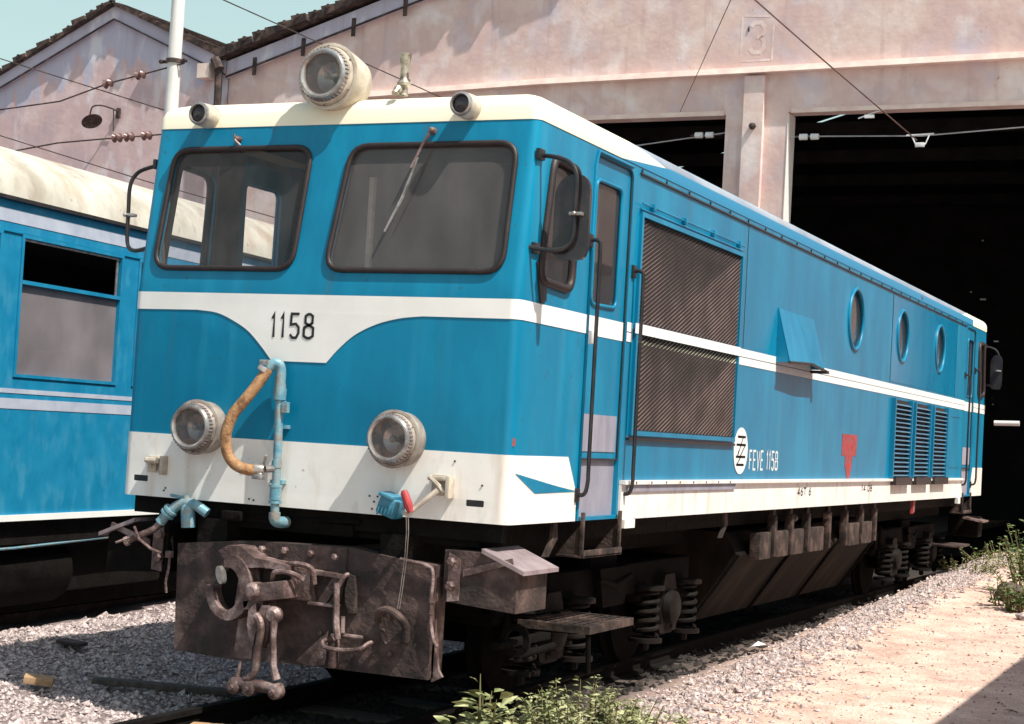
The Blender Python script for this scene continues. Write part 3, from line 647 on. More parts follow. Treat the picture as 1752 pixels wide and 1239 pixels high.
# angle cock at the left
mb = MB(); mb.tube(bez([(-.62,-.03,.93),(-.70,-.05,.975),(-.78,-.06,.975),(-.85,-.08,.92),(-.90,-.09,.86)], 6), [.03]*24+[.032], 12); mb.lathe([(0,.03),(.02,.042),(.14,.04)], (-.745,-.05,.98), (.1,0,-1), 14)
mb.lathe([(0,.044),(.015,.046),(.02,.036),(.03,.036),(.032,.046),(.045,.044)], (-.835,-.075,.94), (-.6,-.1,-.7), 16); mb.tube([(-.86,-.06,1.02),(-.78,-.06,1.01),(-.70,-.05,1.0)], .009, 8); mb.lathe([(0,.02),(.04,.018)], (-.755,-.055,.985), (0,0,1), 10)
ac = mb.build('angle_cock', PIPEB, loco)
mb = MB(); mb.tube(bez([(-.90,-.09,.86),(-.93,-.10,.82),(-1.0,-.13,.78),(-1.07,-.15,.745)], 5), .02, 10); mb.lathe([(0,.028),(.02,.028)], (-1.07,-.15,.745), (-.8,-.1,-.4), 10); mb.tube([(-1.02,-.17,.83),(-.98,-.17,.76),(-.90,-.16,.71),(-.86,-.12,.69)], .008, 6); mb.tube([(-1.12,-.2,.73),(-1.0,-.13,.79)], .008, 6)
mb.build('dummy_coupling', RUSTL, ac)
mb = MB(); mb.tube([(-.84,-.06,.66),(-.835,-.07,.60),(-.845,-.075,.52),(-.84,-.07,.46)], .008, 6); mb.bevbox(-.86,-.82,-.08,-.05,.66,.70,.005); mb.build('drain_pipe', RUSTL, loco)

# buffer plate (ends in front of the bogie) ---------------------------------------------------
mb = MB(); mb.prism([(-.81,.745),(-.79,.135),(-.36,.12),(.0,.14),(.85,.145),(.87,.755),(.63,.775),(.33,.812),(-.2,.80),(-.4,.79)], (0,-.03,0), (1,0,0), (0,0,1), (0,.12,0)); plate = mb.build('headstock_plate', RUST, loco)
mb = MB(); mb.prism([(-.22,.80),(.32,.808),(.32,.62),(.30,.49),(.16,.49),(.10,.62),(-.22,.66)], (0,-.046,0), (1,0,0), (0,0,1), (0,.015,0)); mb.build('backing_plate', RUST, plate)
mb = MB(); mb.prism([(.0,.655),(.32,.645),(.32,.665),(-.2,.695)], (0,-.10,0), (1,0,0), (0,0,1), (0,.06,0)); mb.bevbox(.12,.31,-.10,-.046,.483,.50,.004); mb.prism([(.06,.64),(.12,.64),(.16,.50),(.12,.50)], (0,-.07,0), (1,0,0), (0,0,1), (0,.02,0)); mb.prism([(.26,.66),(.32,.66),(.22,.50),(.16,.50)], (0,-.062,0), (1,0,0), (0,0,1), (0,.012,0)); mb.build('bracket_ribs', RUSTL, plate)
for x, z in ((-.07,.765),(.10,.76),(.255,.755),(.255,.59),(-.22,.76)): MB().bolt((x,-.046,z), (0,-1,0), .020, .03).build('bolt', RUSTL, plate)
for x, z in ((.18,.33),(.20,.20),(.62,.26)): MB().bolt((x,-.03,z), (0,-1,0), .016, .02).build('bolt', RUSTL, plate)

MB().prism([(.23,.35),(.03,.16),(.10,.145),(.17,.145),(.22,.16)], (0,-.035,0), (1,0,0), (0,0,1), (0,.004,0)).build('patch_plate', RUSTL, plate); MB().prism([(-.36,.38),(-.26,.40),(-.26,.14),(-.38,.13)], (0,-.034,0), (1,0,0), (0,0,1), (0,.003,0)).build('patch_plate', RUSTL, plate); mb = MB(); mb.bevbox(.27,.305,-.09,-.03,.15,.34,.01); mb.build('rib', RUSTL, plate)
mb = MB(); mb.box(.842,.868,.0,.10,.15,.75); mb.prism([(.85,.40),(.90,.2),(.925,.165),(.86,.13)], (0,0,0), (1,0,0), (0,0,1), (0,.02,0)); mb.build('side_stiffener', RUSTL, plate)
mb = MB(); mb.tube([(.66,-.055,.775),(.80,-.055,.76),(.855,-.055,.745),(.862,-.05,.70),(.858,-.05,.58),(.862,-.05,.45),(.885,-.05,.36),(.91,-.05,.33)], .011, 8)
for z in (.56, .50): mb.lathe([(0,.017),(.02,.017)], (.859,-.05,z), (0,0,1), 10)
mb.build('plate_pipe', RUSTL, plate)
# centre coupler: claw hook
cp = MB()
claw = [(-.37,.79),(-.26,.80),(-.20,.70),(-.14,.60),(-.15,.50),(-.20,.42),(-.28,.37),(-.36,.38),(-.42,.44),(-.47,.56),(-.50,.655),(-.47,.66),(-.42,.56),(-.37,.47),(-.31,.44),(-.26,.48),(-.24,.56),(-.27,.64),(-.30,.66),(-.35,.66)]
mb = MB()
def bar(path, w, d):     # rectangular bent bar
    path = [Vector(p) for p in path]
    for a, b in zip(path[:-1], path[1:]):
        t = (b-a).normalized(); u = t.cross(Vector((0,1,0))).normalized()*w/2; v = Vector((0,d/2,0)); e = t*w*.25
        mb.hexa([a-u-v-e, a+u-v-e, b+u-v+e, b-u-v+e, a-u+v-e, a+u+v-e, b+u+v+e, b-u+v+e])
o = circ(-.335,.555,.15,26,.19); 
# claw head: C-shaped casting standing out from the plate
outer_c = [( -.335+.15*math.cos(t), .545+.185*math.sin(t)) for t in [R(a) for a in range(105, -246, -15)]]
inner_c = [( -.345+.088*math.cos(t), .535+.12*math.sin(t)) for t in [R(a) for a in range(105, -246, -15)]]
ccl = outer_c[:20] + inner_c[:20][::-1]
mb.prism(ccl, (0,-.20,0), (1,0,0), (0,0,1), (0,.10,0))
head = mb.build('coupler_claw', RUSTL, loco)
mb = MB(); mb.prism([(-.42,.74),(-.36,.775),(-.27,.775),(-.18,.72),(.04,.695),(.04,.665),(-.14,.67),(-.22,.66),(-.25,.45),(-.29,.45),(-.27,.64),(-.31,.70),(-.38,.70)], (0,-.19,0), (1,0,0), (0,0,1), (0,.14,0)); mb.bevbox(-.14,.055,-.24,-.05,.50,.60,.012, Matrix.Rotation(R(-10),3,'Y')); mb.lathe([(0,.05),(.10,.05),(.12,.03)], (-.15,-.14,.54), (0,-1,0), 14)
mb.bevbox(-.24,-.10,-.20,-.05,.44,.50,.012, Matrix.Rotation(R(-12),3,'Y')); mb.build('coupler_shank', RUSTL, head)
mb = MB(); mb.tube(bez([(-.06,-.18,.61),(-.04,-.20,.65),(.02,-.2,.66),(.08,-.18,.65),(.11,-.14,.62)], 5), .014, 8); mb.tube(bez([(-.05,-.09,.67),(.02,-.14,.70),(.12,-.14,.70),(.15,-.11,.67),(.155,-.09,.60)], 5), .016, 8); mb.bevbox(.0,.13,-.10,-.04,.50,.66,.015); mb.build('coupler_pin', RUSTL, head)
mb = MB(); mb.prism([(-.375+.022*math.cos(t_)-.012*math.sin(t_), .61+.05*math.sin(t_)) for t_ in [k_*math.pi/7 for k_ in range(14)]], (0,-.235,0), (1,0,0), (0,0,1), (0,.04,0)); mb.build('claw_lock', RIMM, head)
MB().prism(circ(-.34,.54,.088,20,.12), (0,-.12,0), (1,0,0), (0,0,1), (0,.02,0)).build('claw_throat', OILY, head)
# hanging screw coupling
mb = MB(); mb.prism([(-.165,.44),(-.125,.475),(-.12,.40),(-.08,.47),(-.035,.475),(-.03,.40),(-.028,.30),(-.05,.24),(-.075,.26),(-.09,.36),(-.115,.30),(-.12,.24),(-.155,.30),(-.17,.36)], (0,-.24,0), (1,0,0), (0,0,1), (0,.05,0)); sc_ = mb.build('screw_coupling', RUSTL, loco)
mb = MB(); mb.tube(bez([(-.10,-.26,.415),(-.068,-.27,.39),(-.058,-.27,.34),(-.075,-.265,.22),(-.085,-.26,.12),(-.12,-.26,.07),(-.155,-.25,.06)], 6), .021, 8); mb.tube([(.01,-.25,.43),(.012,-.25,.3),(.025,-.25,.15),(.05,-.25,.08)], [.022,.018,.019,.024], 8); mb.lathe([(0,.045),(.03,.05),(.055,.03)], (0.0,-.215,.425), (0,-1,0), 14)
mb.tube([(-.19,-.24,.155),(-.20,-.24,.1),(-.215,-.24,.03)], [.010,.015,.02], 8); mb.build('coupling_links', RUSTL, sc_)
mb = MB(); mb.cyl((-.23,-.25,.035), (.08,-.25,.035), .033, 12)
for x in (-.21, -.11, .055): mb.lathe([(0,.042),(.05,.042),(.06,.026)], (x,-.25+.02,.018), (0,-1,0), 12)
for x in (-.21, -.11, .055): mb.lathe([(0,.016),(.02,.014)], (x,-.29,.016), (0,-1,0), 8)
mb.build('coupling_spindle', RUSTL, sc_)
# safety hook, shackle and bail on the plate
mb = MB(); mb.tube(bez([(.285,-.07,.50),(.30,-.10,.57),(.345,-.10,.655),(.36,-.08,.67)], 5), .013, 8); mb.tube([(.305,-.11,.62),(.318,-.12,.50),(.33,-.13,.40),(.345,-.13,.32)], .019, 8); mb.tube([(.345,-.09,.44),(.35,-.09,.35)], .014, 8)
mb.tube(bez([(.30,-.08,.31),(.265,-.14,.305),(.29,-.17,.275),(.40,-.17,.27),(.50,-.17,.285),(.535,-.13,.315),(.545,-.09,.32)], 5), .013, 8); mb.tube([(.335,-.08,.335),(.48,-.08,.335)], .013, 8)
bl = mb.build('coupling_bail', RUSTL, loco)
mb = MB(); mb.prism([(.365,.67),(.395,.66),(.405,.56),(.40,.46),(.37,.46),(.345,.52),(.34,.58),(.35,.63)], (0,-.075,0), (1,0,0), (0,0,1), (0,.045,0)); mb.build('cast_lug', RUST, bl)
mb = MB(); mb.tube(bez([(.545,-.05,.435),(.575,-.10,.485),(.64,-.12,.505),(.70,-.11,.475),(.725,-.07,.42),(.72,-.05,.34)], 6), .022, 10); mb.tube(bez([(.58,-.06,.385),(.60,-.09,.36),(.625,-.09,.32)], 5), .015, 8)
mb.prism(circ(.64,.40,.085,18), (0,-.05,0), (1,0,0), (0,0,1), (0,.02,0)); mb.build('tow_hook', RUST, loco)

# sand boxes either side of the headstock ---------------------------------------------------
def sandbox(sx, zoff=0):
    mb = MB(); x0, x1 = .90, 1.36
    def X(v): return sx*v
    mb.prism([(X(.90),.845),(X(1.12),.845),(X(1.33),.76),(X(1.33),.54),(X(.90),.57)], (0,.0,0), (1,0,0), (0,0,1), (0,.40,0)); r_ = mb.build('sand_box', GRIME_SHADE if sx < 0 else RUST, loco)
    mb = MB(); mb.hexa([(X(1.13),-.03,.845),(X(1.38),-.03,.745),(X(1.38),.44,.745),(X(1.13),.44,.845),(X(1.13),-.03,.868),(X(1.38),-.03,.768),(X(1.38),.44,.768),(X(1.13),.44,.868)]); mb.build('box_lid', mat('lid_grey', [(.26,.20,.21),(.36,.29,.30)], 12, .55, .2), r_)
    mb = MB(); mb.bolt((X(.95),-.0,.785),(0,-1,0),.026,.04); mb.bolt((X(.95),0,.655),(0,-1,0),.028,.04); mb.prism([(X(.93),.83),(X(1.0),.80),(X(1.0),.58),(X(.93),.57)], (0,-.012,0), (1,0,0), (0,0,1), (0,.01,0)); mb.prism([(X(1.02),.75),(X(1.30),.83),(X(1.31),.80),(X(1.02),.71)], (0,-.015,0),(1,0,0),(0,0,1),(0,.013,0)); mb.build('box_fittings', RUSTL, r_)
sandbox(1); sandbox(-1)
# underframe -----------------------------------------------------------------------------
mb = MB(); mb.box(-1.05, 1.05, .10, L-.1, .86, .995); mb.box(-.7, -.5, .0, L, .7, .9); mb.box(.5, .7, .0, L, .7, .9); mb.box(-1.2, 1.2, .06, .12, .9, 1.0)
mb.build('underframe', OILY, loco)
mb = MB(); mb.bevbox(-.53,-.40,-.03,.03,.90,.955,.01); mb.bevbox(-.12,.3,.04,.1,.86,.93,.01); mb.tube([(-.6,.05,.93),(-.1,.05,.93),(.35,.03,.95)], .012, 6); mb.build('underframe_pipes', GRIME_SHADE, loco)
def hang_step(y0, y1):
    mb = MB()
    for y in (y0, y1): mb.bevbox(1.27, 1.29, y-.012, y+.012, .80, 1.05, .003)
    mb.bevbox(1.12, 1.30, y0-.01, y1+.01, .785, .80, .004); mb.bevbox(1.285, 1.30, y0-.01, y1+.01, .785, .83, .003)
    for y in (y0, y1): mb.prism([(1.12,.80),(1.27,.80),(1.27,.98)], (0,y,0), (1,0,0), (0,0,1), (0,.012,0))
    return mb.build('foot_step', GRIMY, loco)
hang_step(1.0, 1.60); hang_step(L-1.6, L-1.0)
for y in (.75, 4.0): MB().prism([(0,1.0),(.06,1.0),(.08,.90),(-.04,.80),(-.10,.80),(.0,.9)], (1.18,y,0), (0,1,0), (0,0,1), (.02,0,0)).build('frame_bracket', GRIMY, loco)
# bogie tread step
mb = MB(); sx0, sx1, sy0, sy1, sz = .90, 1.36, 1.0, 1.72, .385
for a, b, c, d in ((sx0,sx1,sy0,sy0+.02),(sx0,sx1,sy1-.02,sy1),(sx0,sx0+.02,sy0+.021,sy1-.021),(sx1-.02,sx1,sy0+.021,sy1-.021)): mb.box(a, b, c, d, sz-.035, sz+.01)
for i in range(9): mb.box(sx0+.02, sx1-.02, sy0+.06+i*.07, sy0+.075+i*.07, sz-.01, sz+.008)
for i in range(7): mb.box(sx0+.05+i*.06, sx0+.062+i*.06, sy0+.02, sy1-.02, sz-.005, sz+.012)
st = mb.build('tread_step', GRIMY, loco)
mb = MB(); mb.tube([(.9,1.05,.34),(1.2,1.1,.35),(1.3,1.2,.36)], .018, 8); mb.tube([(1.33,1.05,.35),(1.335,1.06,.22),(1.33,1.08,.12)], .016, 8); mb.bevbox(1.05,1.12,.30,1.0,.30,.34,.008); mb.lathe([(0,.09),(.03,.09),(.03,.055),(0,.055)], (1.16,.42,.35), (0,-1,0), 18, (False, False)); mb.tube([(1.16,.42,.26),(1.18,.9,.28)], .02, 8); mb.build('step_bracket', GRIME_SHADE, st)
# bogies -----------------------------------------------------------------------------------
def bogie(yc, sg=1):
    fr = MB()
    for sx in (1, -1):
        x0, x1 = sorted((sx*.70, sx*.82)); fr.bevbox(x0, x1, yc-1.75, yc+1.75, .40, .62, .02)
    fr.bevbox(-.8, .8, yc-.25, yc+.25, .42, .7, .03); fr.bevbox(-.8, .8, yc-1.75, yc-1.62, .35, .62, .02); fr.bevbox(-.8, .8, yc+1.62, yc+1.75, .35, .62, .02)
    b = fr.build('bogie_frame', GRIME_SHADE, loco)
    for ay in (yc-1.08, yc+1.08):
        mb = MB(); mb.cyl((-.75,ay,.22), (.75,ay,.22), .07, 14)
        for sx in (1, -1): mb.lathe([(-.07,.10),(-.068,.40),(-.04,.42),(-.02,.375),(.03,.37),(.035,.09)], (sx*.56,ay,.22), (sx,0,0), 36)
        mb.build('wheelset', GRIME_SHADE, b)
        for sx in (1, -1):
            x0, x1 = sorted((sx*.72, sx*.90)); mb = MB(); mb.bevbox(x0, x1, ay-.13, ay+.13, .08, .40, .03); mb.lathe([(0,.13),(.05,.12),(.07,.08)], (sx*.90,ay,.28), (sx,0,0), 16)
            for k in range(4): mb.bolt((sx*.94, ay+.08*math.cos(R(45+90*k)), .28+.08*math.sin(R(45+90*k))), (sx,0,0), .012, .02)
            mb.prism([(-.16,.40),(-.10,.52),(.10,.52),(.16,.40)], (x0,ay,0), (0,1,0), (0,0,1), (x1-x0,0,0)); mb.prism([(-.2,.06),(.2,.06),(.17,.0),(-.17,.0)], (x0,ay,.1), (0,1,0), (0,0,1), (x1-x0,0,0))
            mb.build('axle_box', MATS['spring_steel'] if 'spring_steel' in MATS else mat('spring_steel', [(.003,.002,.002),(.013,.009,.0075)], 9, .7, 0, spec=.2), b)
            for dy in (-.42, .42):
                mb = MB(); mb.coil((sx*.88, ay+dy), .080, .10, .42, 5, .017); mb.lathe([(0,.12),(.03,.12)], (sx*.88,ay+dy,.06), (0,0,1), 16); mb.lathe([(0,.12),(.03,.12)], (sx*.88,ay+dy,.43), (0,0,1), 16); mb.bolt((sx*.88,ay+dy,.06),(0,0,-1),.03,.06)
                mb.build('coil_spring', mat('spring_steel', [(.003,.002,.002),(.013,.009,.0075)], 9, .7, 0, spec=.2), b)
    for sx in (1, -1):
        mb = MB(); mb.prism([(-.28,.62),(.28,.62),(.2,.36),(-.2,.36)], (sx*.82,yc,0), (0,1,0), (0,0,1), (sx*.06,0,0)); mb.tube([(sx*.88,yc-.3,.55),(sx*.89,yc,.50),(sx*.88,yc+.3,.55)], .02, 8); mb.tube([(sx*.82,yc-1.6,.3),(sx*.83,yc-1.6,.66)], .025, 8); mb.bevbox(min(sx*.7,sx*.78), max(sx*.7,sx*.78), yc-.62, yc-.45, .02, .45, .01)
        mb.build('bolster_bracket', GRIME_SHADE, b)
bogie(2.62); bogie(L-2.62)
# fuel tank between the bogies with battery boxes hung above it
mb = MB(); mb.prism([(1.08,.62),(.99,.50),(.68,.06),(-.68,.06),(-.99,.50),(-1.08,.62),(-.97,.80),(.97,.80)], (0,4.75,0), (1,0,0), (0,0,1), (0,5.0,0)); tk = mb.build('fuel_tank', mat('tank_grime_shade', [(.003,.0025,.002),(.007,.005,.004),(.030,.020,.012)], 2.2, .85, 0, spec=.15, bump=.2, stretch=(.6,1.6,.25)), loco)  # tank colour carries painted shade and paler streaks of light besides grime
for y in (4.76, 6.4, 8.0, 9.7): MB().tube([(1.092,y,.63),(1.0,y,.49),(.70,y,.05)], .014, 6).build('tank_strap', GRIME_SHADE, tk)
for y0, y1 in ((5.0,5.32),(5.48,5.85),(5.95,6.35),(6.55,7.05),(8.05,8.45),(8.6,9.0)):
    MB().bevbox(1.10, 1.19, y0, y1, .585, .80, .012).build('battery_box', GRIMY, loco)
for y in (5.38, 5.9, 6.45, 7.2, 7.85, 8.5, 9.1):
    mb = MB(); mb.bevbox(1.14, 1.21, y-.035, y+.035, .60, .93, .01); mb.prism([(-.06,.93),(.06,.93),(.02,1.0),(-.02,1.0)], (1.16,y,0), (0,1,0), (0,0,1), (.03,0,0)); mb.build('box_hanger', GRIMY, loco)
for y in (5.98, 7.1): MB().lathe([(0,.035),(.03,.035),(.05,.02)], (1.17,y,.90), (1,0,0), 10).build('tank_cap', GRIMY, loco)
# rear steps
mb = MB(); mb.hexa([(1.15,L-.75,.70),(1.4,L-.75,.66),(1.4,L-.2,.66),(1.15,L-.2,.70),(1.15,L-.75,.72),(1.4,L-.75,.68),(1.4,L-.2,.68),(1.15,L-.2,.72)]); mb.build('rear_step', RUSTL, loco); MB().bevbox(.9,1.3,L-.4,L-.1,.45,.72,.02).build('sand_box', GRIME_SHADE, loco); MB().bevbox(.95,1.3,L-1.7,L-1.0,.36,.39,.01).build('tread_step', RUST, loco)
mb = MB(); mb.prism([(-.06,1.0),(.04,1.0),(.02,.86),(-.08,.84)], (1.2,10.9,0), (0,1,0), (0,0,1), (.03,0,0)); mb.build('red_valve', RED, loco)

# ================================================================== COACH
coach = empty('railcar', (-3.9, 1.8, 0), R(5.0), label='light blue railcar with cream roof standing on the next track to the left', cat='railcar')
CL0, CL1, CWD = -9.2, 13.0, 2.5
zs, zg = .62, 3.04
pitch = 1.66; wins = []
kk = -5
while True:
    y0 = .24+kk*pitch
    if y0+1.42 > CL1-.5: break
    if y0 > CL0+.5: wins.append((y0, y0+1.42))
    kk += 1
def cs_panel(x, th, m, name, sgn):
    outer = [(CL0, zs), (CL1, zs), (CL1, zg), (CL0, zg)]; holes = [rpoly([(a,1.70),(b,1.70),(b,2.80),(a,2.80)], .03, 3) for a, b in wins]
    loops = [outer]+holes; flat = [p for lp in loops for p in lp]
    tri = tessellate_polygon([[Vector((p[0], p[1], 0)) for p in lp] for lp in loops]); n = len(flat)
    vs = [(x, a, b) for a, b in flat] + [(x+th, a, b) for a, b in flat]; fs = [tuple(t) for t in tri] + [tuple(i+n for i in t)[::-1] for t in tri]; o = 0
    for lp in loops:
        for i in range(len(lp)): fs.append((o+i, o+(i+1) % len(lp), n+o+(i+1) % len(lp), n+o+i))
        o += len(lp)
    return MB().add(vs, fs).build(name, m, coach)
cs_panel(0, -.05, CBLUE, 'side_wall', 1); cs_panel(-CWD, .05, CBLUE, 'side_wall', -1)
mb = MB(); mb.box(-CWD+.05, -.05, CL0, CL0+.05, zs, zg); mb.box(-CWD+.05, -.05, CL1-.05, CL1, zs, zg); mb.build('end_wall', CBLUE, coach)
MB().box(-CWD+.06, -.06, CL0+.1, CL1-.1, zs+.3, zs+.35).build('floor', INTER, coach)
CROOF = mat('coach_roof', [(.36,.32,.26),(.52,.49,.42),(.60,.58,.51)], 2.2, .5, stretch=(1,.8,.5))
overlay(CROOF, (.40,.27,.17), noise_mask(3.0, .50, .70, (1,1,.35), 8, .8))
overlay(CROOF, (.30,.24,.20), noise_mask(8, .56, .70, (1,1,.5), 8, .5, (4,4,4))); overlay(CROOF, (.3,.18,.1), noise_mask(16, .68, .74, (1,1,1), 3, .6))
prof = []
for i in range(19):
    t = math.pi*i/18; prof.append((-CWD/2+(CWD/2+.03)*math.copysign(abs(math.cos(t))**.9, math.cos(t)), zg+.03+.56*math.sin(t)**.95 if 0 < i < 18 else zg+.03))
MB().prism(prof, (0,CL0-.05,0), (1,0,0), (0,0,1), (0,CL1-CL0+.1,0)).build('roof', CROOF, coach)
MB().box(.0, .045, CL0, CL1, zg, zg+.028).build('roof_gutter', BLACK, coach)
GREYB = mat('coach_grey_band', [(.36,.40,.50),(.46,.50,.58)], 5, .5)
mb = MB(); mb.box(.001,.004,CL0,CL1,2.875,2.975); mb.box(.001,.004,CL0,CL1,1.575,1.61); mb.box(.001,.004,CL0,CL1,1.455,1.535); mb.build('grey_bands', GREYB, coach)
mb = MB(); mb.box(.001,.02,CL0,CL1,zs-.03,zs+.018); mb.build('white_sill_line', WCLEAN, coach)
mb = MB(); mb.box(.001,.012,CL0,CL1,2.80,2.812); mb.build('top_rail', BLUE, coach)
DKW = MATS['dark_void']
for a, b in wins:
    fr = MB()
    for y0, y1, z0, z1 in ((a,b,2.775,2.80),(a,b,1.70,1.725),(a,a+.03,1.726,2.774),(b-.03,b,1.726,2.774)): fr.box(-.03, .012, y0, y1, z0, z1)
    f = fr.build('window', CBLUE, coach)
    MB().box(-.02,.016,a+.031,b-.031,2.42,2.45).build('transom', CBLUE, f)
    MB().box(-.025,-.021,a+.03,b-.03,1.725,2.42).build('lower_pane', CGLASS, f)
    mb = MB(); mb.box(-.02,-.012,a+.031,b-.031,2.755,2.774); mb.box(-.02,-.012,b-.075,b-.05,2.45,2.755); mb.build('hopper_frame', RIMM, f)
    mb = MB()
    for dy in (.25, .95):
        mb.bevbox(-.75,-.30,a+dy,a+dy+.12,1.0,1.95,.03); mb.bevbox(-.75,-.3,a+dy,a+dy+.45,1.25,1.35,.03)
    mb.build('seat', GREYM, coach)
MB().box(-CWD+.075,-CWD+.09,CL0+.1,CL1-.1,.98,3.0).build('dark_backing', DARK, coach); MB().box(-CWD+.1,-.06,CL0+.1,CL1-.1,3.0,3.02).build('ceiling', INTER, coach); MB().box(-.062,-.052,CL0+.1,CL1-.1,.98,1.66).build('side_lining', INTER, coach)  # first sheet is added to darken the interior, covering the far windows
mb = MB(); mb.box(-2.3,-.10,CL0+.2,CL1-.2,.35,.60); mb.box(-.16,-.06,CL0+.1,CL1-.1,.40,.585)
mb.bevbox(-2.2,-.25,-.9,3.0,-.05,.35,.03); mb.bevbox(-2.2,-.3,4.0,7.2,-.05,.35,.03); mb.bevbox(-2.2,-.3,-6.5,-3.5,-.1,.36,.03); mb.box(-2.1,-.5,CL0+.5,CL1-.5,-.22,.3); ub = mb.build('underframe', OILY, coach)
mb = MB(); mb.tube([(-.08,-2,.36),(-.07,.5,.37),(-.07,2.4,.42),(-.07,5,.44)], .012, 6); mb.build('brake_pipe', PIPEB, ub)
mb = MB(); mb.lathe([(0,.25),(.03,.28),(1.3,.28),(1.33,.25)], (-.40,.1,.14), (0,1,0), 24); mb.bevbox(-.35,-.12,.7,.95,.1,.2,.01); mb.build('air_tank', GRIME_SHADE, ub)
for ay in (-5.4, -3.4, 8.6, 10.6):
    mb = MB(); mb.cyl((-2.0,ay,.10), (-.5,ay,.10), .06, 12)
    for x in (-.72, -1.78): mb.lathe([(-.05,.36),(.05,.38)], (x,ay,.10), (1,0,0), 28)
    mb.build('wheelset', GRIME_SHADE, ub)

# ================================================================== TRACKS & GROUND
def gz(x, y):
    h = -.29
    if y > 4: h += min(.026*(y-4), .34)
    t = max(0, min(1, (x-.95)/.9)); up = t*t*(3-2*t)
    h += up*.05
    h += .05*math.exp(-((x-1.25)/.35)**2)*(1 if 0 < y < 30 else 0)
    t = max(0, min(1, (-x-2.2)/1.2)); h += .05*math.exp(-((x+3.35)/.5)**2)
    if abs(x) < 1.0: h = min(h, -.26)
    if x < -3.9-.09*(y-1.8)-.1: h -= .06
    h += .014*math.sin(x*5.1+y*2.3)*math.cos(y*3.7-x*1.9)+.008*math.sin(x*11+y*7)*math.sin(y*13)
    return h
xs = [-400,-150,-60,-30,-15]+[-10+.12*i for i in range(150)]+[8.2,9,12,20,40,90,400]
ys = [-400,-100,-40,-20,-12]+[-9+.14*i for i in range(235)]+[24.5,26,30,40,70,150,400]
mb = MB(); nx = len(xs)
for y in ys:
    for x in xs:
        mb.v.append(Vector((x, y, gz(x, y))))
mb.f = [(j*nx+i, j*nx+i+1, (j+1)*nx+i+1, (j+1)*nx+i) for j in range(len(ys)-1) for i in range(nx-1)]
GR = mat('ground_dirt', [(.46,.30,.24),(.64,.44,.35),(.78,.57,.475)], 2.6, .95, bump=.9, bscale=34, detail=12)
overlay(GR, (.40,.27,.24), noise_mask(60, .5, .62, (1,1,1), 3, .55, (2,2,2)))
overlay(GR, (.34,.21,.15), noise_mask(9, .62, .72, (1,1,1), 6, .6)); overlay(GR, (.78,.66,.58), noise_mask(45, .58, .68, (1,1,1), 2, .7))
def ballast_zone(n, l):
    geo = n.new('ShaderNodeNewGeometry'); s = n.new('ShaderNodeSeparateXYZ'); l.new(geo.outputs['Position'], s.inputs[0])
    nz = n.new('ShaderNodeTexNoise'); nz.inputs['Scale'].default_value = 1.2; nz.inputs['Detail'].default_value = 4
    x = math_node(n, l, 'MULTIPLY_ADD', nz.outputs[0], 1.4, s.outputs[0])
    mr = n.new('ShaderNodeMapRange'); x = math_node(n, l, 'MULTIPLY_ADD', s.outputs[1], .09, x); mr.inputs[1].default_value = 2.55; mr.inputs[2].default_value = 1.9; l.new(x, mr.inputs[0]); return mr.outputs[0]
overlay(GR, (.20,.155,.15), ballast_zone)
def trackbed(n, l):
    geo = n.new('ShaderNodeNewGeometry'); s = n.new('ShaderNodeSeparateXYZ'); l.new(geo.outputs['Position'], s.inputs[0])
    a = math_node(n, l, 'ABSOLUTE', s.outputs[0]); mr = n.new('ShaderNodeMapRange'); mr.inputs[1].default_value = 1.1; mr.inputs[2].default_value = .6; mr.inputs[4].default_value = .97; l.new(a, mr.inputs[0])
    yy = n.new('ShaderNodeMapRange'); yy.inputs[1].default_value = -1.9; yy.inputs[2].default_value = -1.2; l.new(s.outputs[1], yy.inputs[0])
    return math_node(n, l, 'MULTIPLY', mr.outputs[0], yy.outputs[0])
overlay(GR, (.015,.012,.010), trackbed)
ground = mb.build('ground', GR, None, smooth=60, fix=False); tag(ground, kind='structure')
# stones ---------------------------------------------------------------------------------
BAL = mat('ballast_stone', [(.12,.095,.10),(.30,.24,.235),(.50,.42,.40),(.74,.64,.59)], 28, .9, detail=2, pos=(.3,.7))
STD = mat('dark_ballast', [(.010,.008,.007),(.022,.017,.015),(.05,.038,.033)], 28, .9, detail=2, pos=(.3,.7))
def stones(name, n, pick, size, m, label, cat):
    mb = MB(); rnd = random.Random(name)
    F8 = [(0,2,4),(2,1,4),(1,3,4),(3,0,4),(2,0,5),(1,2,5),(3,1,5),(0,3,5)]
    for _ in range(n):
        p = pick(rnd)
        if p is None: continue
        x, y = p; s = size(rnd, x, y); z = gz(x, y)+s*.15; a = rnd.uniform(0, 6.28); c, d = math.cos(a), math.sin(a)
        b = [(1,0,0),(-1,0,0),(0,1,0),(0,-1,0),(0,0,1),(0,0,-1)]; vs = []
        for q in b:
            v = Vector(q)*s*rnd.uniform(.5,1.2)+Vector((rnd.uniform(-.35,.35),rnd.uniform(-.35,.35),rnd.uniform(-.2,.2)))*s
            vs.append((x+v.x*c-v.y*d, y+v.x*d+v.y*c, z+v.z*.75))
        o = len(mb.v); mb.v += [Vector(v) for v in vs]; mb.f += [tuple(i+o for i in f) for f in F8]
    o = mb.build(name, m, None, smooth=0, fix=False); return tag(o, label, cat, kind='stuff')
def pickL(r):
    x = r.uniform(-4.3, -.66); y = r.uniform(-2.2, 5.5)
    if y > 2.2 and x > -2.2 and r.random() < .7: return None
    return x, y
stones('left_gravel', 26000, pickL, lambda r, x, y: r.uniform(.010,.026)*(1+.9*(r.random() < .06)), BAL, 'grey and pinkish track gravel between the locomotive and the railcar', 'gravel')
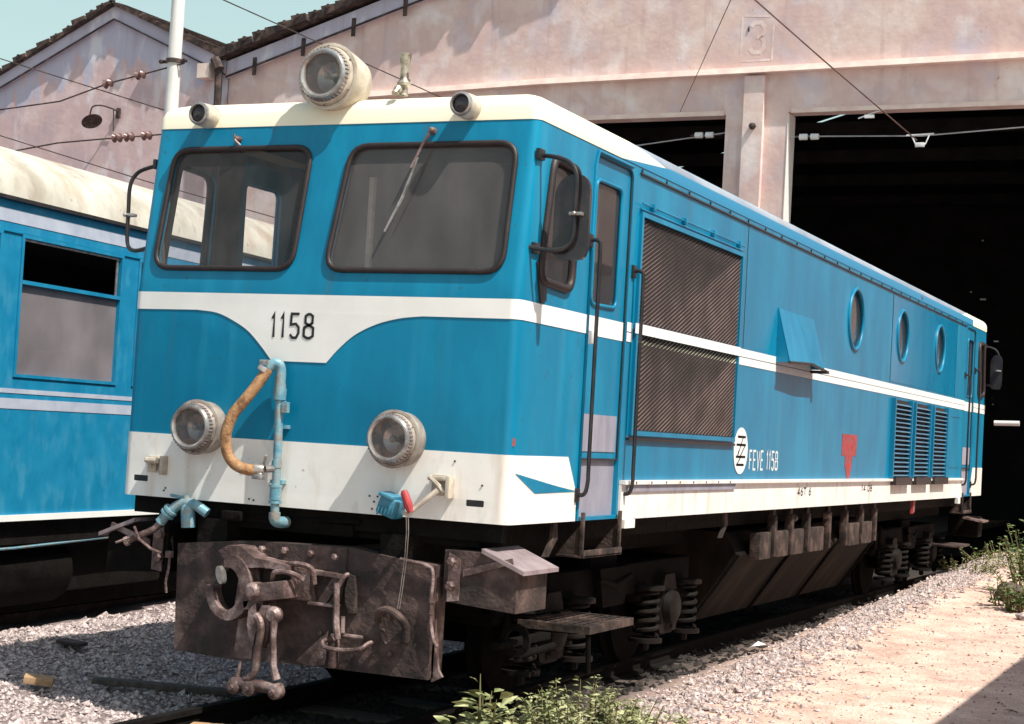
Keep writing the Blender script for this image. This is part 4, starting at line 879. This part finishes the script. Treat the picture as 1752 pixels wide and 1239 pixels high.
def pickR(r):
    y = 17.5*r.random()**1.25-.3; x = 1.22+.12*r.gauss(0,1)+abs(r.gauss(0,max(.14,.42-.033*y)))
    if x < .75 or x > 3.6: return None
    return x, y
stones('right_gravel', 15000, pickR, lambda r, x, y: r.uniform(.008,.024)*(1+1.1*(r.random() < .05)), BAL, 'pale gravel shoulder beside the locomotive track edging the dirt road', 'gravel')
stones('road_pebbles', 2600, lambda r: (r.uniform(1.9, 4.4), r.uniform(-.5, 16)), lambda r, x, y: r.uniform(.006,.018), mat('pebble', [(.22,.12,.09),(.40,.28,.22),(.6,.5,.44)], 12, .9, detail=1), 'small brown pebbles scattered on the dirt road at right', 'pebbles')
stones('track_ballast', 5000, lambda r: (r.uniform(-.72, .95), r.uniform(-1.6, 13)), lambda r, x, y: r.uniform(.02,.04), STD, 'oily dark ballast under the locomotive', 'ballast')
mb = MB(); rt_ = random.Random(77)
for _ in range(46):
    x, y = rt_.uniform(1.9, 3.6), rt_.uniform(.2, 12)**1.0; a = rt_.uniform(0, 3.14); q = rt_.uniform(.02, .09); z = gz(x, y)+.006
    mb.tube([(x,y,z),(x+q*math.cos(a)*.5,y+q*math.sin(a)*.5,z+.006),(x+q*math.cos(a),y+q*math.sin(a),z)], rt_.uniform(.002,.005), 5)
tag(mb.build('twig_litter', mat('dry_twig', [(.10,.06,.04),(.24,.15,.10)], 20, .9)), 'brown twigs and straw scattered over the dirt road', 'litter', kind='stuff')
# tracks
TIM = mat('old_sleeper', [(.05,.04,.035),(.12,.09,.075)], 8, .9, bump=.4, stretch=(1,6,1))
def track(name, loc, rz, x0, label, y0, y1, railz):
    t = empty(name, loc, rz, label=label, cat='track')
    for x in (x0-.535, x0+.535):
        mb = MB(); mb.prism([(-.055,-.125),(.055,-.125),(.05,-.11),(.012,-.10),(.010,-.035),(.032,-.03),(.03,0),(-.03,0),(-.032,-.03),(-.010,-.035),(-.012,-.10),(-.05,-.11)], (x,y0,railz), (1,0,0), (0,0,1), (0,y1-y0,0)); mb.build('rail', OILY if rz == 0 else RUST, t)  # loco rails coloured black to stand for the shade under it
    mb = MB(); y = y0+.2; r_ = random.Random(name)
    while y < y1:
        mb.bevbox(x0-.95+r_.uniform(-.04,.04), x0+.95+r_.uniform(-.04,.04), y, y+.22, railz-.26, railz-.125, .01); y += .65
    s_ = mb.build('sleepers', TIM, t); s_['kind'] = 'stuff'; return t
track('railway_track', (0,0,-.15), 0, 0, 'rusty metre gauge track running under the blue and white locomotive', -6.5, 24, 0)
track('railway_track', (-3.9,1.8,-.27), R(5), -1.25, 'rusty metre gauge track under the light blue railcar', -9, 20, 0)

# debris
def single(mb, name, m, label, cat, group=None): return recenter(tag(mb.build(name, m), label, cat, group))
mb = MB(); mb.bevbox(-.45,.45,-.05,.05,0,.035,.006); o = single(mb, 'wooden_plank', TIM, 'dark old plank lying flat on the shaded gravel left of the headstock', 'plank'); o.location = (-1.45,.80,-.26); o.rotation_euler = (0,.02,R(20))
mb = MB(); mb.bevbox(-.09,.09,-.055,.055,0,.045,.006); o = single(mb, 'brick', mat('yellow_brick', [(.34,.20,.10),(.46,.30,.18)], 20, .85), 'ochre brick lying on the sunlit gravel at lower left', 'brick'); o.location = (-2.05,.33,-.24); o.rotation_euler = (.1,.1,R(35))
mb = MB(); mb.bevbox(-.12,.12,-.05,.05,0,.03,.01); o = single(mb, 'stone_slab', RUST, 'flat brown slab lying at the far left of the shaded gravel', 'stone'); o.location = (-2.95,1.75,-.22); o.rotation_euler = (.05,.02,R(-10))
mb = MB(); mb.bevbox(-.05,.05,-.35,.35,0,.04,.008); o = single(mb, 'timber_offcut', mat('pale_wood', [(.34,.20,.10),(.48,.31,.17)], 9, .8, stretch=(1,.2,1)), 'pale timber offcut between the rails at the bottom edge of the photo', 'timber'); o.location = (.06,-.72,-.25); o.rotation_euler = (0,0,R(-62))
mb = MB(); mb.bevbox(-.04,.04,-.2,.2,0,.03,.008); o = single(mb, 'timber_offcut', MATS['pale_wood'], 'short timber offcut lying just left of the hanging screw coupling', 'timber'); o.location = (-.25,-.25,-.23); o.rotation_euler = (0,0,R(-70))
for i, (x, y, s, lb) in enumerate([(1.05,5.7,.13,'white rag lying at the edge of the shadow beside the fuel tank'), ]):
    mb = MB(); mb.add([(0,0,.02),(s,.02,.05),(s*1.6,s*.3,.01),(s*.9,s*.8,.03),(.2*s,s*.6,.06),(-.3*s,.2*s,0)], [(0,1,3,4),(1,2,3),(0,4,5)]); o = single(mb, 'rag', WCLEAN, lb, 'rag'); o.location = (x, y, gz(x,y)+.02)

# ------------------------------------------------------------------ plants
LEAF = mat('weed_leaf', [(.07,.09,.035),(.24,.26,.11),(.56,.56,.32)], 9, .6, detail=2, pos=(.3,.7))
LEAF2 = mat('bush_leaf', [(.05,.09,.025),(.12,.17,.05),(.24,.27,.09)], 8, .6, detail=2, pos=(.3,.7))
STEM = mat('plant_stem', [(.10,.10,.03),(.18,.14,.06)], 8, .8)
def plant(name, loc, label, cat, nst, spread, height, lsize, nl, m, group=None, seed=1, base=None, dense=1.0):
    r = random.Random(seed); t = empty(name, loc, 0, label=label, cat=cat, group=group); st = MB(); lv = MB()
    for _ in range(nst):
        a = r.uniform(0, 6.283); q = spread*math.sqrt(r.random()); bx, by = q*math.cos(a)*.8, q*math.sin(a)*.8
        h = height*r.uniform(.45,1.05)*(1-.35*(q/spread)**2); lean = Vector((math.cos(a)*q*.35+r.gauss(0,.12*h), math.sin(a)*q*.35+r.gauss(0,.12*h), h))
        p0 = Vector((bx,by,0)); path = [p0, p0+lean*.5+Vector((r.gauss(0,.015),r.gauss(0,.015),.03*h)), p0+lean]; st.tube(path, [.006*lsize/.04, .004*lsize/.04, .002], 4, caps=False)
        for i in range(nl):
            f = r.uniform(.15, 1.0); p = p0+lean*f; az = r.uniform(0, 6.283); s = lsize*r.uniform(.55,1.3)*(1.1-.35*f)
            d = Vector((math.cos(az), math.sin(az), r.uniform(-.25,.7))).normalized(); sd_ = d.cross(Vector((r.gauss(0,.3),r.gauss(0,.3),1))).normalized(); up = sd_.cross(d)
            b0 = p+d*s*.25; mid_ = b0+d*s*.5+up*s*.10; tp = b0+d*s*1.1-up*s*.12
            w_ = s*.30; o_ = len(lv.v)
            lv.v += [b0, mid_+sd_*w_-up*s*.06, tp, mid_-sd_*w_-up*s*.06, mid_, b0+d*s*.8+sd_*w_*.7, b0+d*s*.8-sd_*w_*.7]
            lv.f += [tuple(k+o_ for k in f_) for f_ in ((0,1,4),(0,4,3),(4,1,5),(4,5,2),(4,2,6),(4,6,3))]
    lv.build('leaves', m, t, smooth=0, fix=False); st.build('stems', STEM, t, fix=False); return t
plant('weed', (1.30,-.30,-.28), 'bright broad-leaved weed, nearest to the bottom edge beside the headstock', 'weed', 15, .15, .54, .115, 17, LEAF, 'weeds beside the locomotive', 3)
plant('weed', (1.05,-.75,-.30), 'tiny weed sprig in the dark left of the broad-leaved weed', 'weed', 2, .04, .30, .06, 5, LEAF, 'weeds beside the locomotive', 8)
plant('weed_clump', (1.50,.62,-.28), 'thick low clump of small-leaved weeds growing right of the broad-leaved weed', 'weeds', 105, .38, .44, .048, 30, LEAF, 'weeds beside the locomotive', 5)
plant('weed_clump', (1.50,1.55,-.27), 'lower spreading clump of small-leaved weeds reaching onto the gravel', 'weeds', 34, .28, .22, .042, 20, LEAF, 'weeds beside the locomotive', 6)
plant('bush', (2.75,12.2,-.10), 'leafy green bush standing by the shed opening at the right edge', 'bush', 60, .75, 1.05, .085, 26, LEAF2, 'bushes at the shed opening', 11)
plant('bush', (2.45,10.4,-.10), 'low bush sprawling over the stones at the right edge', 'bush', 40, .35, .42, .06, 18, LEAF2, 'bushes at the shed opening', 12)
plant('grass_tuft', (1.3,14.2,.02), 'yellowish grass tuft near the rear steps of the locomotive', 'grass', 40, .4, .25, .05, 8, LEAF, None, 14)
plant('grass_tuft', (1.5,16.4,.05), 'farthest grass tuft at the foot of the shed opening', 'grass', 40, .6, .3, .06, 8, LEAF2, None, 15)
plant('grass_tuft', (1.9,15.2,.05), 'dry grass tuft left of the bush at the shed opening', 'grass', 30, .4, .25, .05, 8, LEAF, None, 16)
r5 = random.Random(4)
rk = [(2.66,9.6,.09,'low rounded stone in front of the low bush'), (2.9,9.25,.10,'palest stone, nearest to the right edge of the photo'), (3.0,10.0,.12,'larger rounded stone behind the palest stone'), (2.3,11.3,.17,'dark boulder in the shade left of the low bush')]
for i, (x, y, s, lb) in enumerate(rk):
    bm = bmesh.new(); bmesh.ops.create_icosphere(bm, subdivisions=3, radius=1)
    for v in bm.verts:
        k = 1+.16*math.sin(v.co.x*3.1+i)*math.cos(v.co.y*2.7+2*i)+.07*math.sin(v.co.z*7+i*3); v.co = Vector((v.co.x*s*1.3*k, v.co.y*s*k, v.co.z*s*.7*k))
    me = bpy.data.meshes.new('boulder'); bm.to_mesh(me); bm.free(); me.materials.append(RUST if i == 3 else BAL); me.polygons.foreach_set('use_smooth', [True]*len(me.polygons))
    o = bpy.data.objects.new('boulder', me); o.location = (x, y, gz(x,y)+s*.4); col.objects.link(o); tag(o, lb, 'boulder', 'stones by the bushes')

# ================================================================== SHEDS
TH = -.03
PINK = mat('pink_render', [(.58,.50,.54),(.66,.47,.44),(.74,.56,.51),(.86,.74,.70)], .9, .9, bump=.3, bscale=8, detail=8, pos=(.30,.72))
overlay(PINK, (.88,.83,.83), noise_mask(1.6, .50, .70, (1,1,1), 10, .55, (4,2,3), .5))
overlay(PINK, (.42,.28,.26), noise_mask(3.2, .58, .78, (1.6,1.6,.14), 7, .55, (1,6,3)))
overlay(PINK, (.50,.36,.33), noise_mask(5, .54, .70, (1,1,.8), 10, .30, (8,6,3))); overlay(PINK, (.55,.50,.62), noise_mask(1.3, .56, .72, (1,1,.6), 6, .6, (11,3,8), .4))
overlay(PINK, (.30,.13,.10), noise_mask(14, .70, .76, (1,1,.7), 5, .6, (1,8,2)))
PINK2 = mat('faded_render', [(.52,.39,.42),(.60,.43,.43),(.70,.55,.55)], 1.5, .9, bump=.3, bscale=8, detail=8)
def faded(n, l):
    geo = n.new('ShaderNodeNewGeometry'); s = n.new('ShaderNodeSeparateXYZ'); l.new(geo.outputs['Position'], s.inputs[0])
    mp = n.new('ShaderNodeMapping'); mp.inputs['Scale'].default_value = (2.2,2.2,.55); l.new(geo.outputs['Position'], mp.inputs[0])
    nz = n.new('ShaderNodeTexNoise'); nz.inputs['Scale'].default_value = 2.0; nz.inputs['Detail'].default_value = 6; l.new(mp.outputs[0], nz.inputs[0])
    h = math_node(n, l, 'MULTIPLY_ADD', nz.outputs[0], 2.2, s.outputs[2])
    # the bare zone follows the gable: wider up at the ridge
    ax = math_node(n, l, 'ABSOLUTE', math_node(n, l, 'ADD', s.outputs[0], 15.9)); h = math_node(n, l, 'MULTIPLY_ADD', ax, .28, h)
    mr = n.new('ShaderNodeMapRange'); mr.inputs[1].default_value = 9.35; mr.inputs[2].default_value = 9.5; mr.inputs[4].default_value = .8; l.new(h, mr.inputs[0]); return mr.outputs[0]
overlay(PINK2, (.46,.47,.60), faded); overlay(PINK2, (.80,.78,.82), noise_mask(2.4, .54, .66, (1,1,.45), 8, .55, (3,3,9)))
overlay(PINK2, (.36,.24,.25), noise_mask(3, .58, .78, (1.6,1.6,.16), 7, .5, (5,3,9)))
TRIM = mat('cornice_render', [(.70,.52,.47),(.84,.70,.62)], 3, .85, bump=.1)
TILE = mat('old_roof_tile', [(.02,.014,.014),(.055,.035,.03),(.12,.075,.06)], 6, .85, bump=.3)
SHIN = mat('shed_dark_wall', [(.012,.010,.010),(.03,.024,.024)], 2, .95)  # very dark tone for the inner surfaces
HI = mat('white_and_sunlit', [(.72,.68,.66),(.80,.78,.76)], 3, .8)
shed = empty('engine_shed', (2, 17.5, 0), TH, label='large pink rendered engine shed with tiled gable roof and tall dark track openings', cat='shed')
ze, ya = 8.18, .35                     # eave height; wall thickness
apexA, apexZ, rightA = -2.6, 11.82, 10.0
gab = [(-15.19,-.4),(-15.19,8.10),(apexA,apexZ-.08),(rightA,8.0),(rightA,-.4)]
# gable wall with two openings, cut out of the outline
wallpoly = [(-15.19,-.4),(-15.19,8.10),(apexA,apexZ-.08),(rightA,8.0),(rightA,-.4),(.9,-.4),(.9,6.78),(-4.36,6.78),(-4.36,-.4),(-5.39,-.4),(-5.39,6.77),(-10.4,6.77),(-10.4,-.4)]
MB().prism(wallpoly, (0,0,0), (1,0,0), (0,0,1), (0,ya,0)).build('gable_wall', PINK, shed)
mb = MB(); mb.box(-5.07,-4.74,-.10,-.002,-.3,7.36); mb.build('pilaster', PINK, shed)
mb = MB(); mb.box(-5.10,-5.075,-.03,-.002,-.3,7.36); mb.build('pilaster_edge', TRIM, shed)
MB().box(-4.357,-4.347,-.01,ya+.01,-.3,6.76).build('sunlit_jamb', HI, shed)  # pale sheet paints the sunlight on the jamb face
MB().lathe([(0,.06),(.06,.05),(.08,.02)], (-4.90,-.10,6.55), (0,-1,0), 6).build('wall_bolt', RUST, shed)
# cornice: slightly sagging string course
mb = MB()
cpts = [(-12.2,7.28),(-8.7,7.37),(-5.0,7.40),(-.8,7.44),(3,7.48),(9.9,7.5)]
for (a0, z0), (a1, z1) in zip(cpts[:-1], cpts[1:]):
    mb.hexa([(a0,-.16,z0),(a1,-.16,z1),(a1,-.002,z1),(a0,-.002,z0),(a0,-.13,z0+.10),(a1,-.13,z1+.10),(a1,-.002,z1+.13),(a0,-.002,z0+.13)])
mb.build('cornice', TRIM, shed)
mb = MB(); mb.box(-4.30,.9,-.03,-.002,6.76,6.83); mb.box(-10.4,-5.42,-.03,-.002,6.755,6.83); mb.build('lintel_edge', TRIM, shed)
# raised rim under the verge
def slope_band(p0, p1, w, y0, y1, drop, mb):
    (a0, z0), (a1, z1) = p0, p1
    mb.hexa([(a0,y0,z0-drop-w),(a1,y0,z1-drop-w),(a1,y1,z1-drop-w),(a0,y1,z0-drop-w),(a0,y0,z0-drop),(a1,y0,z1-drop),(a1,y1,z1-drop),(a0,y1,z0-drop)])
mb = MB(); slope_band((-15.19,8.10),(apexA,apexZ-.08), .30, -.10, -.002, .02, mb); slope_band((apexA,apexZ-.08),(rightA,8.0), .30, -.10, -.002, .02, mb); mb.build('verge_band', PINK2, shed)
mb = MB(); slope_band((-15.19,8.10),(apexA,apexZ-.08), .035, -.13, -.102, .30, mb)
for i in range(12): mb.box(-14.6+i*1.05,-14.52+i*1.05,-.12,-.102,8.12+i*.305-.33,8.12+i*.305)
mb.build('verge_moulding', RUST, shed)
def tiled_roof(p0, p1, y0, y1, parent, over=.25, seed=1, th=.10):
    mb = MB(); r = random.Random(seed); (a0, z0), (a1, z1) = p0, p1; n = max(4, int(math.hypot(a1-a0, z1-z0)/.30))
    dx, dz = (a1-a0)/n, (z1-z0)/n; nl = math.hypot(dx, dz); ux, uz = -dz/nl, dx/nl
    if uz < 0: ux, uz = -ux, -uz
    lowfirst = z1 > z0
    for i in range(n):
        A = (a0+dx*i, z0+dz*i); B = (a0+dx*(i+1), z0+dz*(i+1)); j = r.uniform(-.06,.06); t = th*r.uniform(.8,1.2)
        la, lb_ = (.05, 0) if lowfirst else (0, .05)
        ov = over+j
        mb.hexa([(A[0],y0-ov,A[1]),(B[0],y0-ov,B[1]),(B[0],y1,B[1]),(A[0],y1,A[1]),(A[0]+ux*(t+la),y0-ov,A[1]+uz*(t+la)),(B[0]+ux*(t+lb_),y0-ov,B[1]+uz*(t+lb_)),(B[0]+ux*(t+lb_),y1,B[1]+uz*(t+lb_)),(A[0]+ux*(t+la),y1,A[1]+uz*(t+la))])
        if r.random() < .6: mb.tube([(A[0]+ux*t+dx*.5,y0-ov-.02,A[1]+uz*t+dz*.5),(A[0]+ux*t+dx*.5,y0+1.2,A[1]+uz*t+dz*.5)], r.uniform(.03,.055), 6)
    return mb.build('tiled_roof', TILE, parent)
tiled_roof((-15.35,8.10),(apexA,apexZ),0,16,shed,.30,1,.14); tiled_roof((apexA,apexZ),(rightA+.3,8.0),0,16,shed,.30,2,.14)
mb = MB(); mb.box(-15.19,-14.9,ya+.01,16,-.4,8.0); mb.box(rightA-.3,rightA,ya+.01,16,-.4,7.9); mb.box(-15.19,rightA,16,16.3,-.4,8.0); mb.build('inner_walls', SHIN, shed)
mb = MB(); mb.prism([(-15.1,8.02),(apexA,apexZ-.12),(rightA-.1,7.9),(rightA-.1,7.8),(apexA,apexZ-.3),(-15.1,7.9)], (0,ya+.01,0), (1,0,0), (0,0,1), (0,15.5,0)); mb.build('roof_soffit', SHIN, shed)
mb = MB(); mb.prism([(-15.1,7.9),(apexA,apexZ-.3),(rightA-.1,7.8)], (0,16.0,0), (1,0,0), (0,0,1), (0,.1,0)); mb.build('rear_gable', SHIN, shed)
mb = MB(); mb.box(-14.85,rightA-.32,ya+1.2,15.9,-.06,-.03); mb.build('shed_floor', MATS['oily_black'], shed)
# faint number 3 in a painted frame
FAINT = mat('faint_whitewash', [(.70,.52,.48),(.80,.67,.65)], 3, .9, pos=(.42,.58))
mb = MB(); Q = lambda a, b: Vector((a, -.0025, b))
for p in ([(-5.19,7.70),(-5.19,8.35)],[(-4.67,7.62),(-4.67,8.25)],[(-5.19,7.63),(-4.70,7.63)],[(-5.15,8.36),(-4.72,8.33)]): ribbon(mb, p, .035, Q)
lettering(mb, '3', -5.07, 7.76, .28, .48, 0, .07, Q); mb.build('painted_number', FAINT, shed, fix=False)
mb = MB(); mb.bevbox(-5.09,-5.065,-.015,-.003,8.1,8.18,.003); mb.build('nail_and_shadow', RUST, shed)  # dark upright box for a nail with its drop of shadow
# parts seen through the gloom
mb = MB(); mb.cyl((-1.06,.5,2.04), (-.69,.5,2.05), .04, 10); mb.build('shed_pipe', HI, shed)
rr = random.Random(31); mb = MB()
for _ in range(22):
    a, z, y = rr.uniform(-4.2,.8), rr.uniform(2.5,6.3), rr.uniform(4,14); s = rr.uniform(.01,.035); mb.box(a, a+s*rr.uniform(1,4), y, y+.02, z, z+s)
mb.build('pale_specks', HI, shed)  # small pale boxes scattered loose inside the shed
mb = MB()
for i in range(5): mb.box(-14.8, rightA-.4, 2.5+i*3, 2.62+i*3, 7.45, 7.7)
mb.build('roof_beams', SHIN, shed)
# left gable
ls = empty('small_shed', (2, 17.5, 0), TH, label='smaller faded pink shed with a pointed tiled gable behind the railcar', cat='shed')
MB().prism([(-21.0,-.4),(-21.0,7.9),(-17.93,9.25),(-15.22,8.05),(-15.22,-.4)], (0,-.02,0), (1,0,0), (0,0,1), (0,.35,0)).build('gable_wall', PINK2, ls)
mb = MB(); slope_band((-21.0,7.95),(-17.93,9.30), .26, -.09, -.022, 0.0, mb); slope_band((-17.93,9.30),(-15.22,8.10), .26, -.09, -.022, 0.0, mb); mb.build('verge_band', PINK2, ls)
mb = MB(); slope_band((-21.0,7.95),(-17.93,9.30), .03, -.12, -.092, .25, mb); slope_band((-17.93,9.30),(-15.22,8.10), .03, -.12, -.092, .25, mb); mb.build('verge_moulding', RUST, ls)
tiled_roof((-21.2,7.86),(-17.93,9.30),0,12,ls,.22,3,.07); tiled_roof((-17.93,9.30),(-15.2,8.10),0,12,ls,.22,4,.07)
MB().lathe([(0,.06),(.1,.07),(.16,.03)], (-17.93,-.2,9.36), (0,0,1), 10).build('ridge_cap', TILE, ls)
mb = MB(); mb.box(-21.0,-20.7,.34,12,-.4,7.8); mb.box(-15.6,-15.25,.34,12,-.4,7.9); mb.box(-20.69,-15.61,11.7,12,-.4,8.0); mb.build('outer_walls', PINK2, ls)
mb = MB(); mb.box(-15.72,-15.45,-.30,-.03,7.75,8.02); mb.build('gutter_box', TRIM, ls)
mb = MB(); mb.tube([(-15.3,-.2,7.95),(-15.28,-.2,7.4),(-15.3,-.15,3),(-15.3,-.15,0)], .07, 8); mb.tube([(-15.36,-.25,8.1),(-15.25,-.25,7.9)], .1, 8); mb.build('downpipe', RUST, ls)
# wall lamp
wl = empty('wall_lamp', (-15.75, 18.0, 7.0), 0, label='dark enamel shade lamp on a bracket on the small shed gable', cat='lamp')
mb = MB(); mb.lathe([(0,.02),(.05,.03),(.10,.10),(.16,.19),(.17,.20),(.15,.17),(.10,.08)], (-.32,-.42,.10), (.55,-.25,-.8), 22, (True, True)); mb.build('lamp_shade', RUST, wl)
mb = MB(); mb.tube(bez([(.05,-.02,.22),(.0,-.15,.26),(-.15,-.30,.30),(-.28,-.40,.26),(-.32,-.42,.10)], 5), .016, 6); mb.tube([(-.02,-.1,.25),(-.05,-.03,-.15)], .01, 6); mb.bevbox(.0,.08,-.05,.0,.1,.3,.01); mb.build('lamp_bracket', RUST, wl)
# distant pale building far left
db = empty('distant_building', (-26, 27, 0), R(-3), label='pale cream building edge behind the small shed at the far left', cat='building')
MB().box(-9, 2.6, 0, 8, -.4, 9.5).build('wall', CROOF, db)
MB().prism([(-9.4,9.5),(3.0,9.5),(2.6,9.85),(-9,11)], (0,-.4,0), (1,0,0), (0,0,1), (0,9,0)).build('roof_edge', WHITE, db)
# neighbouring building outside the right edge: its shadow falls on the road
nb = empty('roadside_hut', (6.9, 4.5, 0), 0, label='plain pink hut standing right of the dirt road', cat='hut')
MB().box(-1.45, 2.0, -6.2, 8, -.5, 3.55).build('wall', PINK2, nb)
MB().hexa([(-1.6,-6.35,3.55),(2.1,-6.35,4.2),(2.1,8.1,4.2),(-1.6,8.1,3.55),(-1.6,-6.35,3.65),(2.1,-6.35,4.3),(2.1,8.1,4.3),(-1.6,8.1,3.65)]).build('roof', TILE, nb)

# ================================================================== CATENARY
ma = empty('catenary_mast', (-13.0, 16.0, -.3), 0, label='tall white painted steel mast rising behind the locomotive cab', cat='mast')
MB().lathe([(0,.14),(4,.125),(12.5,.11)], (0,0,0), (.0,0,1), 20).build('pole', mat('mast_paint', [(.62,.60,.58),(.78,.77,.75)], 3, .5, stretch=(1,1,.3)), ma)
mb = MB(); mb.lathe([(0,.15),(.07,.15)], (0,0,7.92), (0,0,1), 18); mb.bevbox(-.26,.26,-.03,.03,7.93,7.98,.01); mb.bolt((-.25,-.03,7.95),(0,-1,0),.04,.05); mb.bolt((.25,-.03,7.95),(0,-1,0),.04,.05); mb.build('clamp', RUST, ma)
def wire(name, pts, r, label, m=None, beads=(), sag=.0):
    n = 14; P = [Vector(p) for p in pts]; path = []
    for a, b in zip(P[:-1], P[1:]):
        for i in range(n): t = i/n; path.append(a.lerp(b, t)-Vector((0,0,sag*4*t*(1-t))))
    path.append(P[-1]); c = Vector((P[0].x, P[0].y, P[0].z)); t_ = empty(name, c, 0, label=label, cat='overhead wire')
    MB().tube([p-c for p in path], r, 6).build('strand', m or RUST, t_)
    for b in beads:
        p = path[int(b*(len(path)-1))]; q = path[min(int(b*(len(path)-1))+1, len(path)-1)]; d = (q-p).normalized()
        mb = MB(); mb.lathe([(-.11,.02),(-.09,.05),(-.06,.085),(-.02,.05),(.02,.05),(.06,.085),(.09,.05),(.11,.02)], p-c, d, 12); mb.build('insulator', mat('brown_insulator', [(.10,.05,.045),(.16,.08,.07)], 6, .3), t_)
    return t_
wire('span_wire', [(-12.75,15.95,7.60),(-14.38,15.95,7.30),(-15.44,15.95,7.01),(-16.9,15.95,6.89),(-24,15.9,6.7)], .014, 'upper span wire with two brown insulators leading left from the white mast', beads=(.155,.25))
wire('span_wire', [(-12.9,15.8,6.33),(-13.78,15.8,6.29),(-14.33,15.8,6.27),(-15.3,15.8,6.22),(-17.0,15.8,6.0),(-24,15.8,5.7)], .014, 'lower span wire with brown insulators just left of the cab roof', beads=(.10,.19,.28))
wire('contact_wire', [(-5.56,-7,5.95),(-5.56,16,5.95)], .007, 'thin contact wire above the railcar crossing the sky left of the roof headlight', sag=0)
wire('contact_wire', [(-.42,-6,6.25),(-.35,12,6.26),(-.28,17.42,6.25)], .010, 'contact wire above the locomotive running into the shed opening', mat('copper_wire', [(.20,.12,.10),(.3,.2,.18)], 5, .4, .5))
wire('stay_wire', [(-.31,8.14,6.0),(-4.15,17.6,6.82)], .005, 'very thin stay wire crossing the pink wall left of the painted number')
wire('stay_wire', [(-16.95,16,7.87),(-13.1,16,6.78),(-9.5,16,5.8)], .011, 'thin wire slanting down across the small gable behind the mast')
wire('stay_wire', [(-24,12,7.9),(-13.21,12,5.61),(-10.39,12,4.87),(-8,12,4.3)], .009, 'lowest thin wire slanting down just above the railcar roof')
def P0(a, y, z): v = Matrix.Rotation(TH, 3, 'Z') @ Vector((a, y, 0)); return (2+v.x, 17.5+v.y, z)
wire('span_wire', [P0(-9.9,.1,6.1), P0(-7.2,.1,6.30), P0(-5.66,.1,6.47), P0(-5.40,.1,6.5)], .011, 'span wire with white insulators in the left shed opening', HI if False else mat('galvanised_wire', [(.35,.35,.37),(.5,.5,.52)], 5, .4, .5))
wire('span_wire', [P0(-4.34,.1,6.40), P0(-4.0,.1,6.40), P0(-2.25,.1,6.36), P0(.88,.1,6.55)], .011, 'span wire carrying the contact wire across the right shed opening', MATS['galvanised_wire'])
INS = mat('white_porcelain', [(.62,.62,.62),(.75,.76,.78)], 6, .25)
def pinsul(a, z, n, label):
    t = empty('insulator', P0(a,.1,z), 0, label=label, cat='insulator')
    mb = MB()
    for i in range(n): mb.lathe([(0,.03),(.01,.05),(.13,.05),(.14,.03)], (i*.18-.09,0,0), (1,0,0), 12)
    mb.build('porcelain', INS, t); MB().cyl((-.16,0,0), (n*.18,0,0), .012, 6).build('rod', RUST, t)
pinsul(-5.85, 6.47, 2, 'white porcelain insulator pair on the wire left of the pilaster')
pinsul(-4.10, 6.395, 2, 'white porcelain insulator pair on the wire right of the pilaster')
t = empty('wire_clamp', P0(-2.28,.0,6.28), 0, label='bright wire clamp where the contact wire enters the shed', cat='clamp')
mb = MB(); mb.tube([(-.2,.05,.08),(.22,.05,.10)], .014, 6); mb.tube([(-.12,.05,.08),(-.05,.02,-.06),(.10,.02,-.06),(.15,.05,.09)], .012, 6); mb.bevbox(-.05,.09,-.02,.03,-.11,-.04,.01); mb.build('clamp_body', INS, t)
mb = MB(); mb.tube([(-.95,.03,.36),(-.7,.03,.45),(-.4,.03,.53)], .012, 6); mb.box(-.85,-.70,.0,.05,.36,.41); mb.build('clamp_fitting', INS, t)
